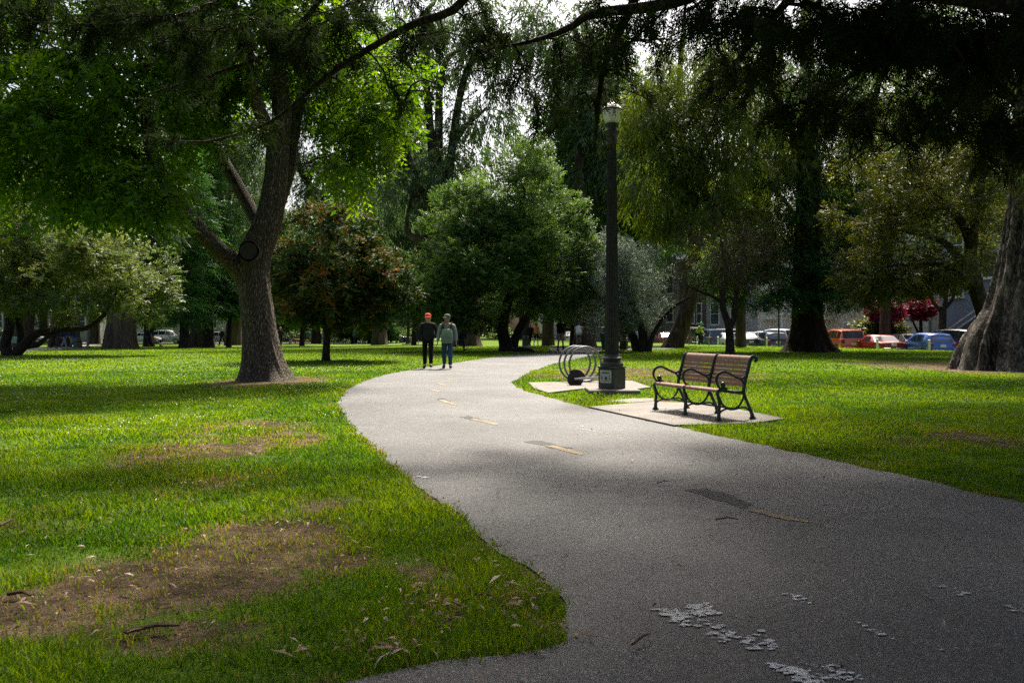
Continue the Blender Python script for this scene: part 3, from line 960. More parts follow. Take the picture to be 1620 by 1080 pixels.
for a in (0, .5):
    x0, x1 = BLEN * a + .022, BLEN * (a + .5) - .022
    cx, wx = (x0 + x1) / 2, x1 - x0
    m = MB()
    L_ = catmull([(x0, -.028, .405), (x0, -.025, .438), (x0, .005, .455), (x0, .05, .452)], 5)
    poly = [(p[1], p[2]) for p in L_] + [(.05, .428), (.01, .425), (-.012, .405)]
    m.prism([(p[0], p[1]) for p in poly], wx, 'x', cx)
    for k in range(5):
        y0 = .058 + k * .074
        z0 = .452 - k * .0105
        m.box((cx, y0 + .034, z0 - .014), (wx, .066, .028), 0, .005)
    m.build('seat', M_SLAT, bench)
    m = MB()
    p0 = np.array((.462, .47)); p1 = np.array((.562, .845))
    dd = (p1 - p0); ln = np.linalg.norm(dd); dd /= ln; nn = np.array((-dd[1], dd[0]))
    ns = 6; hs = ln / ns
    for k in range(ns):
        q0 = p0 + dd * (k * hs + .005); q1 = p0 + dd * ((k + 1) * hs - .005)
        m.prism([tuple(q0 + nn * .012), tuple(q0 - nn * .012), tuple(q1 - nn * .012), tuple(q1 + nn * .012)], wx, 'x', cx)
    L_ = catmull([(0, .552, .852), (0, .575, .905), (0, .615, .928), (0, .655, .915)], 5)
    L2 = catmull([(0, .640, .890), (0, .615, .902), (0, .592, .885), (0, .575, .845)], 5)
    m.prism([(p[1], p[2]) for p in L_] + [(p[1], p[2]) for p in L2], wx, 'x', cx)
    m.build('backrest', M_SLAT, bench)
m = MB()
m.tube([(.0, .25, .165), (BLEN, .25, .165)], .014, 8)
m.tube([(.0, .43, .37), (BLEN, .43, .37)], .012, 8)
m.build('brace', M_IRON, bench)

# fluted lamp post
def fluted(prof, n, flutes, depth):
    V = []; F = []
    for r, z in prof:
        for k in range(n):
            a = 2 * PI * k / n
            rr = r * (1 - depth * abs(math.cos(a * flutes / 2)) ** .7)
            V.append((rr * math.cos(a), rr * math.sin(a), z))
    for i in range(len(prof) - 1):
        for k in range(n): F.append((i * n + k, i * n + (k + 1) % n, (i + 1) * n + (k + 1) % n, (i + 1) * n + k))
    m = MB(); m.add(V, F); return m
lp = G(968, 621)
lamp = empty('street_lamp', (lp.x, lp.y, 0), 0, 'tall fluted lamp post with white globe and a notice on its square base', 'street lamp', 'fluted park lamp posts')
m = MB(); m.box((0, 0, .035), (1.06, 1.06, .12), 0, .02); m.build('plinth', M_CONC, lamp)
m = MB(); m.box((0, 0, .31), (.42, .42, .43), rad(44), .018); m.box((0, 0, .545), (.44, .44, .035), rad(44), .01)
m.build('base', M_LAMP, lamp)
m = MB(); m.lathe([(.235, .563), (.245, .59), (.235, .63), (.20, .66), (.185, .69), (.215, .72), (.215, .745), (.19, .76), (.172, .79), (.168, .82)], 32)
m.build('collar', M_LAMP, lamp)
fluted([(.152, .81), (.148, 1.2), (.136, 2.2), (.120, 3.4), (.102, 4.6), (.094, 5.25)], 128, 16, .20).build('column', M_LAMP, lamp, sharp=50)
m = MB(); m.lathe([(.110, 5.25), (.135, 5.27), (.125, 5.31), (.115, 5.40), (.150, 5.50), (.160, 5.53), (.125, 5.55), (.110, 5.60), (.150, 5.66), (.155, 5.69)], 28)
m.build('capital', M_LAMP, lamp)
m = MB(); m.lathe([(.125, 5.692), (.165, 5.78), (.195, 5.90), (.200, 5.97), (.185, 5.99)], 28); gl = m.build('globe', M_GLOBE, lamp)
m = MB(); m.lathe([(.205, 5.985), (.212, 6.0), (.190, 6.03), (.150, 6.07), (.095, 6.12), (.045, 6.15), (.028, 6.17), (.04, 6.19), (.030, 6.22), (.008, 6.26)], 28); m.build('cap', M_GLOBE, lamp)
m = MB(); m.lathe([(.207, 5.972), (.214, 5.975), (.214, 5.990), (.207, 5.993)], 28); m.build('rim', M_LAMP, lamp)
# the notice on the base
ang = rad(44)
nf = Vector((-math.sin(ang), -math.cos(ang), 0))           # normal of the face turned to the path
nf = Vector((-math.cos(rad(46)), -math.sin(rad(46)), 0))
side = Vector((-nf.y, nf.x, 0))
pn = MB()
def on_face(u, v, w, h, d, mb):
    c = nf * (.21 + d / 2 + .001) + side * u + Vector((0, 0, v))
    M_ = Matrix((( side.x, nf.x, 0, c.x), (side.y, nf.y, 0, c.y), (0, 0, 1, c.z), (0, 0, 0, 1)))
    mb.M = M_; mb.box((0, 0, 0), (w, d, h)); mb.M = None
on_face(0, .35, .30, .27, .006, pn)
notice = pn.build('notice', simple('notice_grey', (.36, .37, .36), .5, var=.25, scale=30), lamp)
pk = MB()
for j in range(6): on_face(-.085 + j * .033, .425 + .004 * (j % 2), .026, .030 + .006 * (j % 3 == 0), .008, pk)
em = MB()
for a in range(10):
    on_face(.01 + .022 * math.cos(a * .628), .315 + .022 * math.sin(a * .628), .026, .024, .008, em)
em.build('emblem', simple('notice_print', (.045, .055, .055), .6), notice)
bm_ = MB()
for u, v, w, h in ((-.10, .31, .03, .05), (.10, .315, .025, .05), (0, .262, .18, .010), (-.105, .35, .02, .02), (.105, .37, .02, .02)): on_face(u, v, w, h, .008, bm_)
bm_.build('border', simple('notice_print', (.045, .055, .055), .6), notice)
pk.build('lettering', simple('notice_print', (.045, .055, .055), .6), notice)

def lamp_copy(px, Y, lab, s=1.0, rz=.4):
    o = copy_tree(lamp); p = GY(px, Y); o.location = p; o.rotation_euler = (0, 0, rz); o.scale = (s, s, s); o['label'] = lab
    for c in list(o.children):
        if c.name.startswith('notice'):
            for d in list(c.children): bpy.data.objects.remove(d)
            bpy.data.objects.remove(c)
    return o
lamp_copy(987, 48.5, 'second fluted lamp post, its white globe showing above the silver-green tree')
lamp_copy(123, 57, 'fluted lamp post among the three strollers beyond the leaning limb')
lamp_copy(832, 58, 'fluted lamp post beside the person in orange')
lamp_copy(646, 74, 'pale slim lamp post behind the man in the red cap', .9)
def pole(px, Y, h, r, lab, mat=M_GALV):
    m = MB(); m.tube([(0, 0, -.1), (0, 0, h)], [r, r * .7], 10); m.lathe([(r * 1.8, 0), (r * 1.8, .12), (r * 1.1, .18)], 10)
    o = m.build('utility_pole', mat, None, GY(px, Y)); tag(o, lab, 'pole', 'thin poles at the far street')
pole(542.5, 108, 7.5, .11, 'thin pale pole beside the standing group')
pole(303, 104, 6, .09, 'thin dark pole at the far street behind the conifers', M_LAMP)
pole(1232, 60, 5, .07, 'thin pole between the white car and the redwood', M_LAMP)
pole(139, 66, 3.4, .10, 'short grey post behind the leaning limb')

# ring rack
rc_ = G(926, 606.2); YR = rc_.y
RR = .425
rack = empty('bicycle_rack', (rc_.x, YR, .032), 0, 'grey steel bicycle rack of three tall rings on a concrete pad', 'bicycle rack')
nrm_ = Vector((-.105, .32, 0)).normalized(); tdir = Vector((nrm_.y, -nrm_.x, 0))
for i in range(3):
    c = Vector((-.105 * i, .32 * i, RR + .02))
    m = MB()
    m.tube([c + tdir * (RR * math.cos(a)) + Vector((0, 0, RR * math.sin(a))) for a in [2 * PI * k / 56 for k in range(56)]], .027, 10, closed=True)
    m.build('ring', M_GALV, rack)
m = MB()
for s in (-.16, .16):
    a = Vector((-.02, -.12, .03)) + tdir * s; b = Vector((-.235, .72, .03)) + tdir * s
    m.tube([a, b], .03, 8, flat=(1.3, .8))
m.build('rail', M_GALV, rack)
# fat black wheel with a grey bar
sp_ = G(910, 611)
scoot = empty('scooter', (sp_.x, sp_.y, .032), rad(4), 'scooter with fat black wheel and grey bar lying by the ring rack', 'scooter')
m = MB(); m.tube([Vector((.115 * math.cos(a), 0, .135 + .115 * math.sin(a))) for a in [2 * PI * k / 28 for k in range(28)]], .06, 10, closed=True, flat=(1.3, .55))
wh = m.build('wheel', M_BLACK, scoot)
m = MB(); m.M = Matrix.Rotation(PI / 2, 4, 'X'); m.lathe([(.06, -.03), (.065, 0), (.06, .03)], 20); m.M = None
for v in range(len(m.v)): m.v[v] = (m.v[v][0], m.v[v][1], m.v[v][2] + .135)
m.build('hub', M_BLACK, wh)
m = MB()
for s in (-.07,): m.tube([(-.03, s * 1.3, .15), (.3, s * 1.3, .165), (.80, s * 1.3, .19)], .022, 8, flat=(1, 1.3))
m.tube([(.78, -.09, .19), (.80, .09, .19)], .02, 8)
m.build('bar', M_STEEL, scoot)
m = MB()
m.tube([Vector((.185 * math.cos(a), 0, .135 + .165 * math.sin(a))) for a in [rad(k) for k in range(10, 131, 10)]], .02, 8, flat=(3.6, .6))
m.build('fender', M_BLACK, scoot)

# wheeled bin with its lid ajar
pb = GY(963, 47.5)
bin_ = empty('wheeled_bin', pb, rad(-25), 'green wheeled rubbish bin with its dark lid ajar behind the lamp post', 'bin')
M_BIN = simple('green_plastic', (.012, .085, .030), .45)
m = MB()
w0, w1 = .30, .40
m.add([(-w0, -w0, .08), (w0, -w0, .08), (w0, w0, .08), (-w0, w0, .08), (-w1, -w1, 1.0), (w1, -w1, 1.0), (w1, w1, 1.0), (-w1, w1, 1.0)], [(3, 2, 1, 0), (4, 5, 6, 7), (0, 1, 5, 4), (1, 2, 6, 5), (2, 3, 7, 6), (3, 0, 4, 7)])
m.box((0, 0, 1.0), (.88, .88, .05), 0, .02); m.build('body', M_BIN, bin_)
m = MB(); m.M = Matrix.Translation((.4, 0, 1.05)) @ Matrix.Rotation(rad(22), 4, 'Y'); m.box((-.44, 0, .03), (.94, .9, .06), 0, .03); m.M = None
m.build('lid', simple('dark_lid', (.03, .032, .032), .5), bin_)
for s in (-1, 1):
    m = MB(); m.M = Matrix.Translation((.27, s * .33, .1)) @ Matrix.Rotation(PI / 2, 4, 'X'); m.lathe([(.1, -.03), (.1, .03)], 16); m.M = None; m.build('wheel', M_BLACK, bin_)

# green bench far left
def plain_bench(px, Y, lab):
    b = empty('park_bench', GY(px, Y), rad(6), lab, 'bench')
    mg = simple('pale_green_paint', (.16, .27, .20), .6)
    m = MB()
    for k in range(4): m.box((0, -.2 + k * .12, .45), (1.9, .10, .035), 0, .008)
    m.build('seat', mg, b)
    m = MB()
    for k in range(3): m.box((0, .27 + k * .03, .56 + k * .13), (1.9, .03, .11), 0, .008)
    m.build('backrest', mg, b)
    for x in (-.8, .8):
        m = MB(); m.tube([(x, -.2, 0), (x, -.2, .45)], .025, 8); m.build('leg', M_BLACK, b)
        m = MB(); m.tube([(x, .25, 0), (x, .25, .45), (x, .34, .88)], .025, 8); m.build('leg', M_BLACK, b)
plain_bench(10, 60, 'pale green slatted bench far behind the olive tree')

# ------------------------------------------------------------------ cars
M_GLASS = simple('dark_car_glass', (.018, .024, .030), .08, 0, .2, 4, 0, .9)
M_TYRE = M_BLACK
M_RIM = simple('alloy_rim', (.38, .39, .40), .3, .8)
M_TAIL = simple('red_tail_lamp', (.30, .012, .012), .2)
M_HEAD = simple('clear_head_lamp', (.70, .72, .74), .15)
M_PLATE = simple('number_plate', (.66, .67, .68), .4)
M_TRIM = simple('black_trim', (.02, .02, .022), .5)
M_CHROME = simple('chrome_trim', (.62, .62, .62), .15, .95)
PROF = {
 'hatch': (1.72, [(-2.02, .55, .55, .84), (-2.0, .92, .93, .95), (-1.82, .97, 1.20, .97), (-1.62, .98, 1.44, .98), (-1.2, .98, 1.50, 1), (-.3, .97, 1.53, 1), (.35, .96, 1.48, 1), (1.10, .94, .99, .99), (1.70, .80, .83, .95), (1.98, .58, .60, .84)]),
 'suv': (1.88, [(-2.3, .6, .6, .88), (-2.28, 1.05, 1.07, .96), (-2.12, 1.08, 1.40, .98), (-1.98, 1.09, 1.66, .98), (-1.4, 1.09, 1.73, 1), (-.2, 1.08, 1.74, 1), (.5, 1.07, 1.66, 1), (1.15, 1.06, 1.12, 1), (2.0, .98, 1.0, .97), (2.28, .66, .68, .88)]),
 'sedan': (1.78, [(-2.32, .55, .55, .84), (-2.28, .93, .95, .94), (-1.60, .99, 1.02, .98), (-.95, .99, 1.36, 1), (-.45, .98, 1.43, 1), (.25, .97, 1.42, 1), (.55, .97, 1.35, 1), (1.15, .95, .99, .99), (2.0, .80, .83, .95), (2.30, .56, .58, .84)]),
 'jeep': (1.80, [(-2.0, .6, .6, .95), (-1.99, 1.10, 1.12, .98), (-1.95, 1.10, 1.78, .99), (-1.5, 1.10, 1.84, 1), (-.2, 1.10, 1.85, 1), (.30, 1.10, 1.83, 1), (.52, 1.10, 1.16, 1), (1.2, 1.08, 1.12, .92), (1.85, 1.04, 1.06, .86), (1.9, .6, .62, .86)]),
 'coupe': (1.85, [(-2.45, .50, .50, .88), (-2.42, .86, .88, .96), (-1.5, .92, .94, .99), (-.95, .93, 1.30, 1), (-.55, .93, 1.37, 1), (.1, .92, 1.37, 1), (.30, .92, 1.33, 1), (.75, .91, .95, 1), (2.1, .84, .87, .98), (2.45, .52, .54, .9)]),
}
def car(kind, px=None, d=0, col=(.5, .5, .5), lab='', rz=0.0, flip=False, loc=None, group='cars parked along the street', roofcol=None, rack_=False, ang=None, name='parked_car'):
    W, st = PROF[kind]
    hw = W / 2
    if loc is None:
        # point on the line at distance d from the kerb that is seen at column px
        s = (px - 810) / FPX
        t = (KX + KN[0] * d - s * (KY + KN[1] * d)) / (s * KD[1] - KD[0])
        x, y = street_pt(t, d); loc = (x, y, -.486)
        rz = math.atan2(KD[1], KD[0]) + (PI if flip else 0) + rz
    else:
        rz = ang
    root = empty(name, loc, rz, lab, 'car', group)
    key = 'car_paint_%d_%d_%d' % tuple(int(c * 1000) for c in col)
    paint = simple(key, col, .28, 0, .05, 5, 0, .5, .8)
    V = []; F = []
    R_ = []
    for (x, zb, zr, wf) in st:
        w = hw * wf; cab = zr > zb + .15
        wr = w * .80 if cab else w * .90
        sill = .30
        ring = [(x, -w * .93, sill), (x, -w, .52), (x, -w, zb * .82 + .03), (x, -w * .965, zb), (x, -wr, zr - (.05 if cab else .01)), (x, -wr * .9, zr), (x, 0, zr + .012)]
        ring = [(a, b, max(c, sill) if i else c) for i, (a, b, c) in enumerate(ring)]
        R_.append(ring + [(a, -b, c) for a, b, c in ring[-2::-1]])
    n = len(R_[0])
    for r in R_: V += r
    for i in range(len(R_) - 1):
        for k in range(n - 1): F.append((i * n + k, (i + 1) * n + k, (i + 1) * n + k + 1, i * n + k + 1))
        F.append((i * n + n - 1, (i + 1) * n + n - 1, (i + 1) * n, i * n))
    F.append(tuple(range(n))); F.append(tuple((len(R_) - 1) * n + k for k in range(n - 1, -1, -1)))
    m = MB(); m.add(V, F); m.build('body', paint, root, sharp=40)
    cabs = [i for i, s in enumerate(st) if s[2] > s[1] + .15]
    # side windows: between cabin stations, split by pillars
    c0, c1 = cabs[0], cabs[-1]
    for s in (-1, 1):
        m = MB()
        def side_pt(x, f):
            i = max(j for j in range(len(st)) if st[j][0] <= x + 1e-6); i = min(i, len(st) - 2)
            u = (x - st[i][0]) / (st[i + 1][0] - st[i][0])
            zb = st[i][1] * (1 - u) + st[i + 1][1] * u; zr = st[i][2] * (1 - u) + st[i + 1][2] * u
            w = hw * (st[i][3] * (1 - u) + st[i + 1][3] * u)
            a = np.array((w * .965, zb)); b = np.array((w * .80, zr - .05))
            p = a + (b - a) * f
            return (x, s * (p[0] + .008), p[1])
        xa, xb = st[c0][0] + .10, st[c1][0] + .12
        xf = st[c1][0] + (st[c1 + 1][0] - st[c1][0]) * .72
        cuts = [xa + (xb - xa) * k / 3 for k in range(4)]
        gaps = .035
        for a, b in zip(cuts, cuts[1:]):
            a2, b2 = a + gaps, b - gaps
            last = b == cuts[-1]
            ta = .9; tb = .9
            P4 = [side_pt(a2, .08), side_pt(b2 if not last else xf - .1, .08), side_pt(b2, tb), side_pt(a2, ta)]
            m.add(P4, [(0, 1, 2, 3) if s < 0 else (3, 2, 1, 0)])
        m.build('side_window', M_GLASS, root, smooth=False)
    # front and rear glass
    def slope(i, j, nm, sgn):
        a, b = st[i], st[j]           # a lower, b upper
        wa, wb = hw * a[3], hw * b[3]
        def pt(u, v):
            x = a[0] + (b[0] - a[0]) * v; z = a[2] + (b[2] - a[2]) * v + .012
            ww = (wa * .82 + (wb * .72 - wa * .82) * v)
            return (x + sgn * .012, u * ww, z)
        m = MB(); m.add([pt(-1, .10), pt(1, .10), pt(1, .92), pt(-1, .92)], [(0, 1, 2, 3) if sgn > 0 else (3, 2, 1, 0)])
        m.build(nm, M_GLASS, root, smooth=False)
    slope(c1 + 1, c1, 'windscreen', 1)
    if kind == 'jeep':
        m = MB(); m.box((st[1][0] - .004 + .01, 0, 1.45), (.03, hw * 1.35, .5)); m.build('rear_window', M_GLASS, root)
    else:
        slope(c0 - 1 if st[c0][2] - st[c0 - 1][2] > .2 or kind in ('sedan', 'coupe') else c0, c0 + (1 if kind in ('hatch', 'suv') else 0), 'rear_window', -1)
    # wheels
    ax = (st[0][0] + .78, st[-1][0] - .82); rw = .33 if kind in ('hatch', 'sedan', 'coupe') else .38
    for x in ax:
        for s in (-1, 1):
            m = MB(); m.M = Matrix.Translation((x, s * (hw - .10), rw)) @ Matrix.Rotation(PI / 2, 4, 'X')
            m.lathe([(rw * .6, -.115), (rw * .95, -.115), (rw, -.08), (rw, .08), (rw * .95, .115), (rw * .6, .115)], 24); m.M = None
            w = m.build('wheel', M_TYRE, root)
            m = MB(); m.M = Matrix.Translation((x, s * (hw + .008), rw)) @ Matrix.Rotation(PI / 2, 4, 'X'); m.lathe([(rw * .62, -.012), (rw * .6, .012)], 18); m.M = None
            m.build('rim', M_RIM, w)
    xr, xf = st[0][0], st[-1][0]
    zl = st[1][1]
    for s in (-1, 1):
        m = MB(); m.box((xr + .03, s * hw * .80, zl - .12), (.10, hw * .26, .22 if kind != 'suv' else .30), 0, .02); m.build('tail_light', M_TAIL, root)
        m = MB(); m.box((xf - .07, s * hw * .66, st[-2][1] - .13), (.16, hw * .34, .13), 0, .03); m.build('headlight', M_HEAD, root)
        m = MB(); m.box((st[c1][0] + .35, s * (hw + .08), zl + .06), (.14, .17, .12), 0, .04); m.build('mirror', paint, root)
    m = MB(); m.box((xr - .015, 0, .46), (.14, W * .86, .20), 0, .05); m.build('bumper', M_CHROME if kind == 'coupe' else paint, root)
    m = MB(); m.box((xf + .015, 0, .44), (.14, W * .84, .22), 0, .05); m.build('bumper', M_CHROME if kind == 'coupe' else M_TRIM, root)
    m = MB(); m.box((xr - .012, 0, .74), (.02, .36, .17), 0, .004); pl = m.build('number_plate', M_PLATE, root)
    if roofcol is not None:
        m = MB(); 
        i0, i1 = c0 + 1, c1
        for x0, x1, z in [(st[i][0], st[i + 1][0], max(st[i][2], st[i + 1][2])) for i in range(i0, i1)]:
            m.box(((x0 + x1) / 2, 0, z + .03), (x1 - x0 - .004, hw * 1.36, .035), 0, .01)
        m.build('roof', simple('roof_%d' % int(roofcol[0] * 100), roofcol, .4), root)
    if rack_:
        for s in (-1, 1):
            m = MB(); m.tube([(st[c0 + 1][0], s * hw * .66, st[c0 + 1][2] + .03), (st[c0 + 1][0] + .2, s * hw * .66, st[c0 + 2][2] + .08), (st[c1][0], s * hw * .66, st[c1][2] + .07)], .02, 6); m.build('roof_rail', M_TRIM, root)
    return root
# near row, seen from behind
car('hatch', 1466, 2.2, (.010, .085, .42), 'bright blue hatchback parked beside the leaning pale trunk', rz=-.45, rack_=False)
car('coupe', 1388, 2.2, (.30, .022, .018), 'old dark red coupe with chrome bumper between the blue and orange cars', rz=-.45)
car('suv', 1330, 2.3, (.62, .10, .020), 'orange sport utility with roof rails beside the redwood trunk', rz=-.45, rack_=True)
car('hatch', 1218, 2.2, (.015, .025, .060), 'dark navy hatchback with a red disc on its back', rz=-.45)
car('sedan', 1176, 2.2, (.055, .060, .060), 'dark grey saloon right of the forked tree', rz=-.45)
car('suv', 1128, 2.3, (.07, .13, .22), 'slate blue sport utility left of the forked tree', rz=-.45)
car('jeep', 1097, 2.3, (.10, .095, .07), 'boxy dark off-roader with an orange-white roof near the cyclist in yellow', rz=-.45, roofcol=(.62, .55, .48))
car('sedan', 1054, 2.2, (.22, .03, .03), 'dull red saloon left of the leaning eucalyptus trunk', rz=-.45)
car('sedan', 1153, 2.2, (.60, .60, .60), 'silver saloon hidden behind the forked tree trunk', rz=-.45)
car('hatch', 1000, 2.2, (.10, .16, .26), 'dusty blue hatchback glimpsed right of the second lamp', rz=-.45)
car('sedan', 905, 2.2, (.70, .70, .70), 'white saloon left of the man in black', rz=-.45)
car('hatch', 876, 2.2, (.10, .13, .16), 'dark blue-grey hatchback left of the white saloon', rz=-.45)
# far row
car('coupe', 1432, 10.5, (.55, .50, .38), 'cream coupe across the street, above the red coupe', rz=.0, flip=True)
car('sedan', 1400, 10.5, (.50, .50, .48), 'pale grey saloon across the street behind the red coupe', rz=.0)
car('suv', 1500, 10.4, (.04, .04, .045), 'black sport utility across the street behind the blue hatchback', rz=.0)
car('suv', 1345, 10.5, (.03, .035, .045), 'dark sport utility across the street behind the orange one', rz=.0)
car('sedan', 1058, 8.8, (.72, .72, .72), 'white saloon across the street behind the dull red one', rz=.0)
car('suv', 1140, 8.8, (.74, .74, .74), 'white sport utility glimpsed through the forked tree', rz=.0)
car('sedan', 1112, 8.8, (.70, .71, .72), 'white saloon behind the slate blue car', rz=.0)
car('hatch', 1206, 8.7, (.66, .66, .66), 'pale hatchback behind the gap left of the redwood', rz=.0)
car('suv', 1226, 8.6, (.70, .70, .69), 'white sport utility behind the navy hatchback', rz=.0)
car('sedan', 1185, 8.8, (.74, .74, .73), 'white saloon behind the dark grey one', rz=.0)
# red disc on the navy car's back stands on it as its own thing
# beyond the lawn on the other side
for i, (px, Y, kind, col, lab) in enumerate([(620, 112, 'sedan', (.035, .045, .075), 'dark blue saloon alone at the far edge of the lawn'), (225, 106, 'sedan', (.72, .72, .72), 'white saloon far behind the seated pair'), (268, 108, 'suv', (.66, .67, .68), 'white sport utility far behind the conifer trunk'),
                                             (300, 107, 'sedan', (.42, .43, .45), 'silver saloon far behind the split reddish trunk'), (350, 110, 'hatch', (.60, .61, .62), 'pale hatchback far behind the lone walker'), (40, 96, 'sedan', (.70, .70, .70), 'white saloon half hidden behind the grey trunks')]):
    car(kind, lab=lab, col=col, loc=GY(px, Y), ang=.06 * i, group='cars at the far edge of the lawn')

# white marker posts along the lawn's edge
bol = None
for i, px in enumerate((1073, 1103, 1136, 1174, 1213, 1388, 1470, 1524, 1032)):
    s = (px - 810) / FPX; d = -.45
    t = (KX + KN[0] * d - s * (KY + KN[1] * d)) / (s * KD[1] - KD[0])
    x, y = street_pt(t, d)
    if bol is None:
        m = MB(); m.box((0, 0, .30), (.12, .12, .66), 0, .02); m.add([(-.06, -.06, .63), (.06, -.06, .63), (.06, .06, .63), (-.06, .06, .63), (0, 0, .68)], [(0, 1, 4), (1, 2, 4), (2, 3, 4), (3, 0, 4)])
        bol = m.build('marker_post', M_WHITE); o = bol
    else:
        o = bol.copy(); C.objects.link(o)
    o.location = (x, y, 0); o.rotation_euler = (0, 0, .3 * i)
    tag(o, 'short white marker post on the lawn edge in front of ' + ['the boxy off-roader', 'the yellow-clad cyclist', 'the slate blue car', 'the dark grey saloon', 'the navy hatchback', 'the red coupe', 'the blue hatchback', 'the giant trunk', 'the dull red saloon'][i], 'post', 'white marker posts at the kerb')
# ------------------------------------------------------------------ trees
BK_ASH = bark_mat('ridged_grey_brown_bark', [(.022, .017, .013), (.105, .082, .064), (.26, .215, .175)], (15, 15, 3.2), .05, moss=(.085, .085, .05))
BK_DARK = bark_mat('dark_bark', [(.010, .008, .007), (.035, .027, .021), (.075, .060, .048)], (8, 8, 1.6), .04)
BK_EUC = streak_bark('peeling_grey_bark', [(.024, .019, .015), (.235, .200, .165), (.62, .57, .51)], (5.5, 5.5, .8), .14)
BK_EUCF = streak_bark('far_brown_bark', [(.030, .022, .017), (.10, .072, .055), (.22, .17, .14)], (3.0, 3.0, .35), .08)
BK_RED = streak_bark('redwood_bark', [(.010, .007, .005), (.042, .026, .019), (.085, .055, .040)], (4, 4, .4), .07)
LF_ASH = leaf_mat('fresh_green_leaf', [(0, (.016, .055, .005)), (.5, (.060, .150, .009)), (1, (.15, .25, .014))], .6, (2.0, 1.65, .25), .4, .3)
LF_CYP = leaf_mat('dark_cypress_needle', [(0, (.007, .015, .005)), (.5, (.017, .032, .011)), (1, (.042, .066, .020))], .25, (1.2, 1.2, .6), .75, .04)
LF_EUC = leaf_mat('grey_green_hanging_leaf', [(0, (.024, .050, .020)), (.5, (.070, .115, .046)), (1, (.15, .20, .085))], .46, (1.2, 1.3, .75), .45, .35)
LF_WIL = leaf_mat('olive_hanging_leaf', [(0, (.020, .040, .006)), (.5, (.068, .110, .012)), (1, (.19, .225, .026))], .52, (1.4, 1.35, .5), .45, .3)
LF_PIT = leaf_mat('dull_green_leaf', [(0, (.022, .052, .014)), (.5, (.072, .135, .030)), (1, (.18, .255, .055))], .48, (1.25, 1.3, .6), .45, .35)
LF_PAL = leaf_mat('pale_olive_leaf', [(0, (.024, .055, .016)), (.5, (.095, .140, .036)), (1, (.27, .28, .085))], .45, (1.2, 1.2, .65), .45, .35)
LF_OLV = leaf_mat('silver_leaf', [(0, (.055, .085, .068)), (.5, (.14, .185, .15)), (1, (.28, .33, .28))], .28, (1.1, 1.15, .9), .45, .35)
LF_RED = leaf_mat('red_tipped_leaf', [(0, (.010, .030, .010)), (.45, (.026, .062, .016)), (.68, (.075, .100, .020)), (.78, (.19, .075, .026)), (1, (.30, .095, .045))], .3, (1.3, 1.1, .6), .6, .12)
LF_CON = leaf_mat('feathery_conifer_leaf', [(0, (.012, .042, .013)), (.5, (.032, .095, .026)), (1, (.070, .165, .045))], .3, (1.2, 1.4, .6), .5, .25)
LF_FEA = leaf_mat('light_feathery_leaf', [(0, (.016, .060, .016)), (.5, (.045, .130, .034)), (1, (.10, .22, .055))], .42, (1.3, 1.4, .5), .5, .2)
LF_BRT = leaf_mat('bright_backdrop_leaf', [(0, (.020, .055, .012)), (.5, (.042, .105, .020)), (1, (.085, .175, .034))], .42, (1.3, 1.4, .5), .45, .3)
LF_BRN = leaf_mat('brown_twig_leaf', [(0, (.050, .034, .024)), (.6, (.12, .085, .055)), (.8, (.10, .105, .035)), (1, (.16, .155, .05))], .25, (1.2, 1.1, .7), .6, .2)
LF_MAG = leaf_mat('magenta_blossom', [(0, (.06, .004, .014)), (.5, (.16, .008, .034)), (1, (.28, .02, .065))], .3, (1.2, .8, .9), .5, .2)
LF_YEL = leaf_mat('yellow_green_leaf', [(0, (.022, .030, .008)), (.5, (.070, .085, .014)), (1, (.20, .20, .035))], .42, (1.25, 1.2, .5), .45, .3)

T = lambda pts, r, **k: dict(pts=[tuple(p) for p in pts], r=r, **k)
dn = Vector((0, 0, -.3))

# --- the big tree with the sawn stub
bt = G(418, 601)
YB = bt.y
q = lambda px, py, dy=0.0: P(px, py, YB + dy)
sc = YB / FPX
sc *= .77
trunks = [T([q(420, 612), q(417, 580), q(410, 520), q(402, 450), q(404, 405), q(425, 350), q(436, 290), q(440, 235), q(446, 180), q(440, 110), q(450, 20), q(455, -120)],
            [48 * sc, 40 * sc, 33 * sc, 31 * sc, 32 * sc, 27 * sc, 23 * sc, 22 * sc, 19 * sc, 16 * sc, 12 * sc, 6 * sc], n=72, seg=.08, ridge=.06, ridges=13, flare=.62, fh=.34, lump=.07),
          T([q(392, 455, .05), q(380, 425, -.05), q(345, 395, -.4), q(300, 345, -.9), q(268, 298, -1.3), q(240, 240, -1.6), q(225, 160, -1.8), q(180, 60, -2.0)],
            [20 * sc, 21 * sc, 17 * sc, 15 * sc, 13 * sc, 12 * sc, 9 * sc, 5 * sc], n=20, seg=.15, ridge=.04, ridges=7),
          T([q(418, 372, .1), q(400, 338, .5), q(365, 275, 1.0), q(330, 215, 1.4), q(290, 150, 1.6), q(240, 60, 1.8)], [15 * sc, 14 * sc, 13 * sc, 11 * sc, 9 * sc, 5 * sc], n=16, seg=.15, ridge=.04),
          T([q(440, 330, .3), q(455, 275, .6), q(462, 225, .8), q(475, 160, 1.0), q(505, 90, 1.2), q(540, 0, 1.0)], [12 * sc, 14 * sc, 14 * sc, 12 * sc, 9 * sc, 5 * sc], n=16, seg=.15, ridge=.04),
          T([q(438, 230, -.1), q(415, 185, -.6), q(400, 140, -1.0), q(385, 60, -1.2), q(350, -60, -1.5)], [16 * sc, 13 * sc, 12 * sc, 9 * sc, 5 * sc], n=16, seg=.15, ridge=.04),
          T([q(402, 400, -.1), q(395, 398, -.6), q(393, 397, -.92)], [22 * sc, 19.5 * sc, 20 * sc], n=28, seg=.1, ridge=.03, nolimb=True, cap=False)]
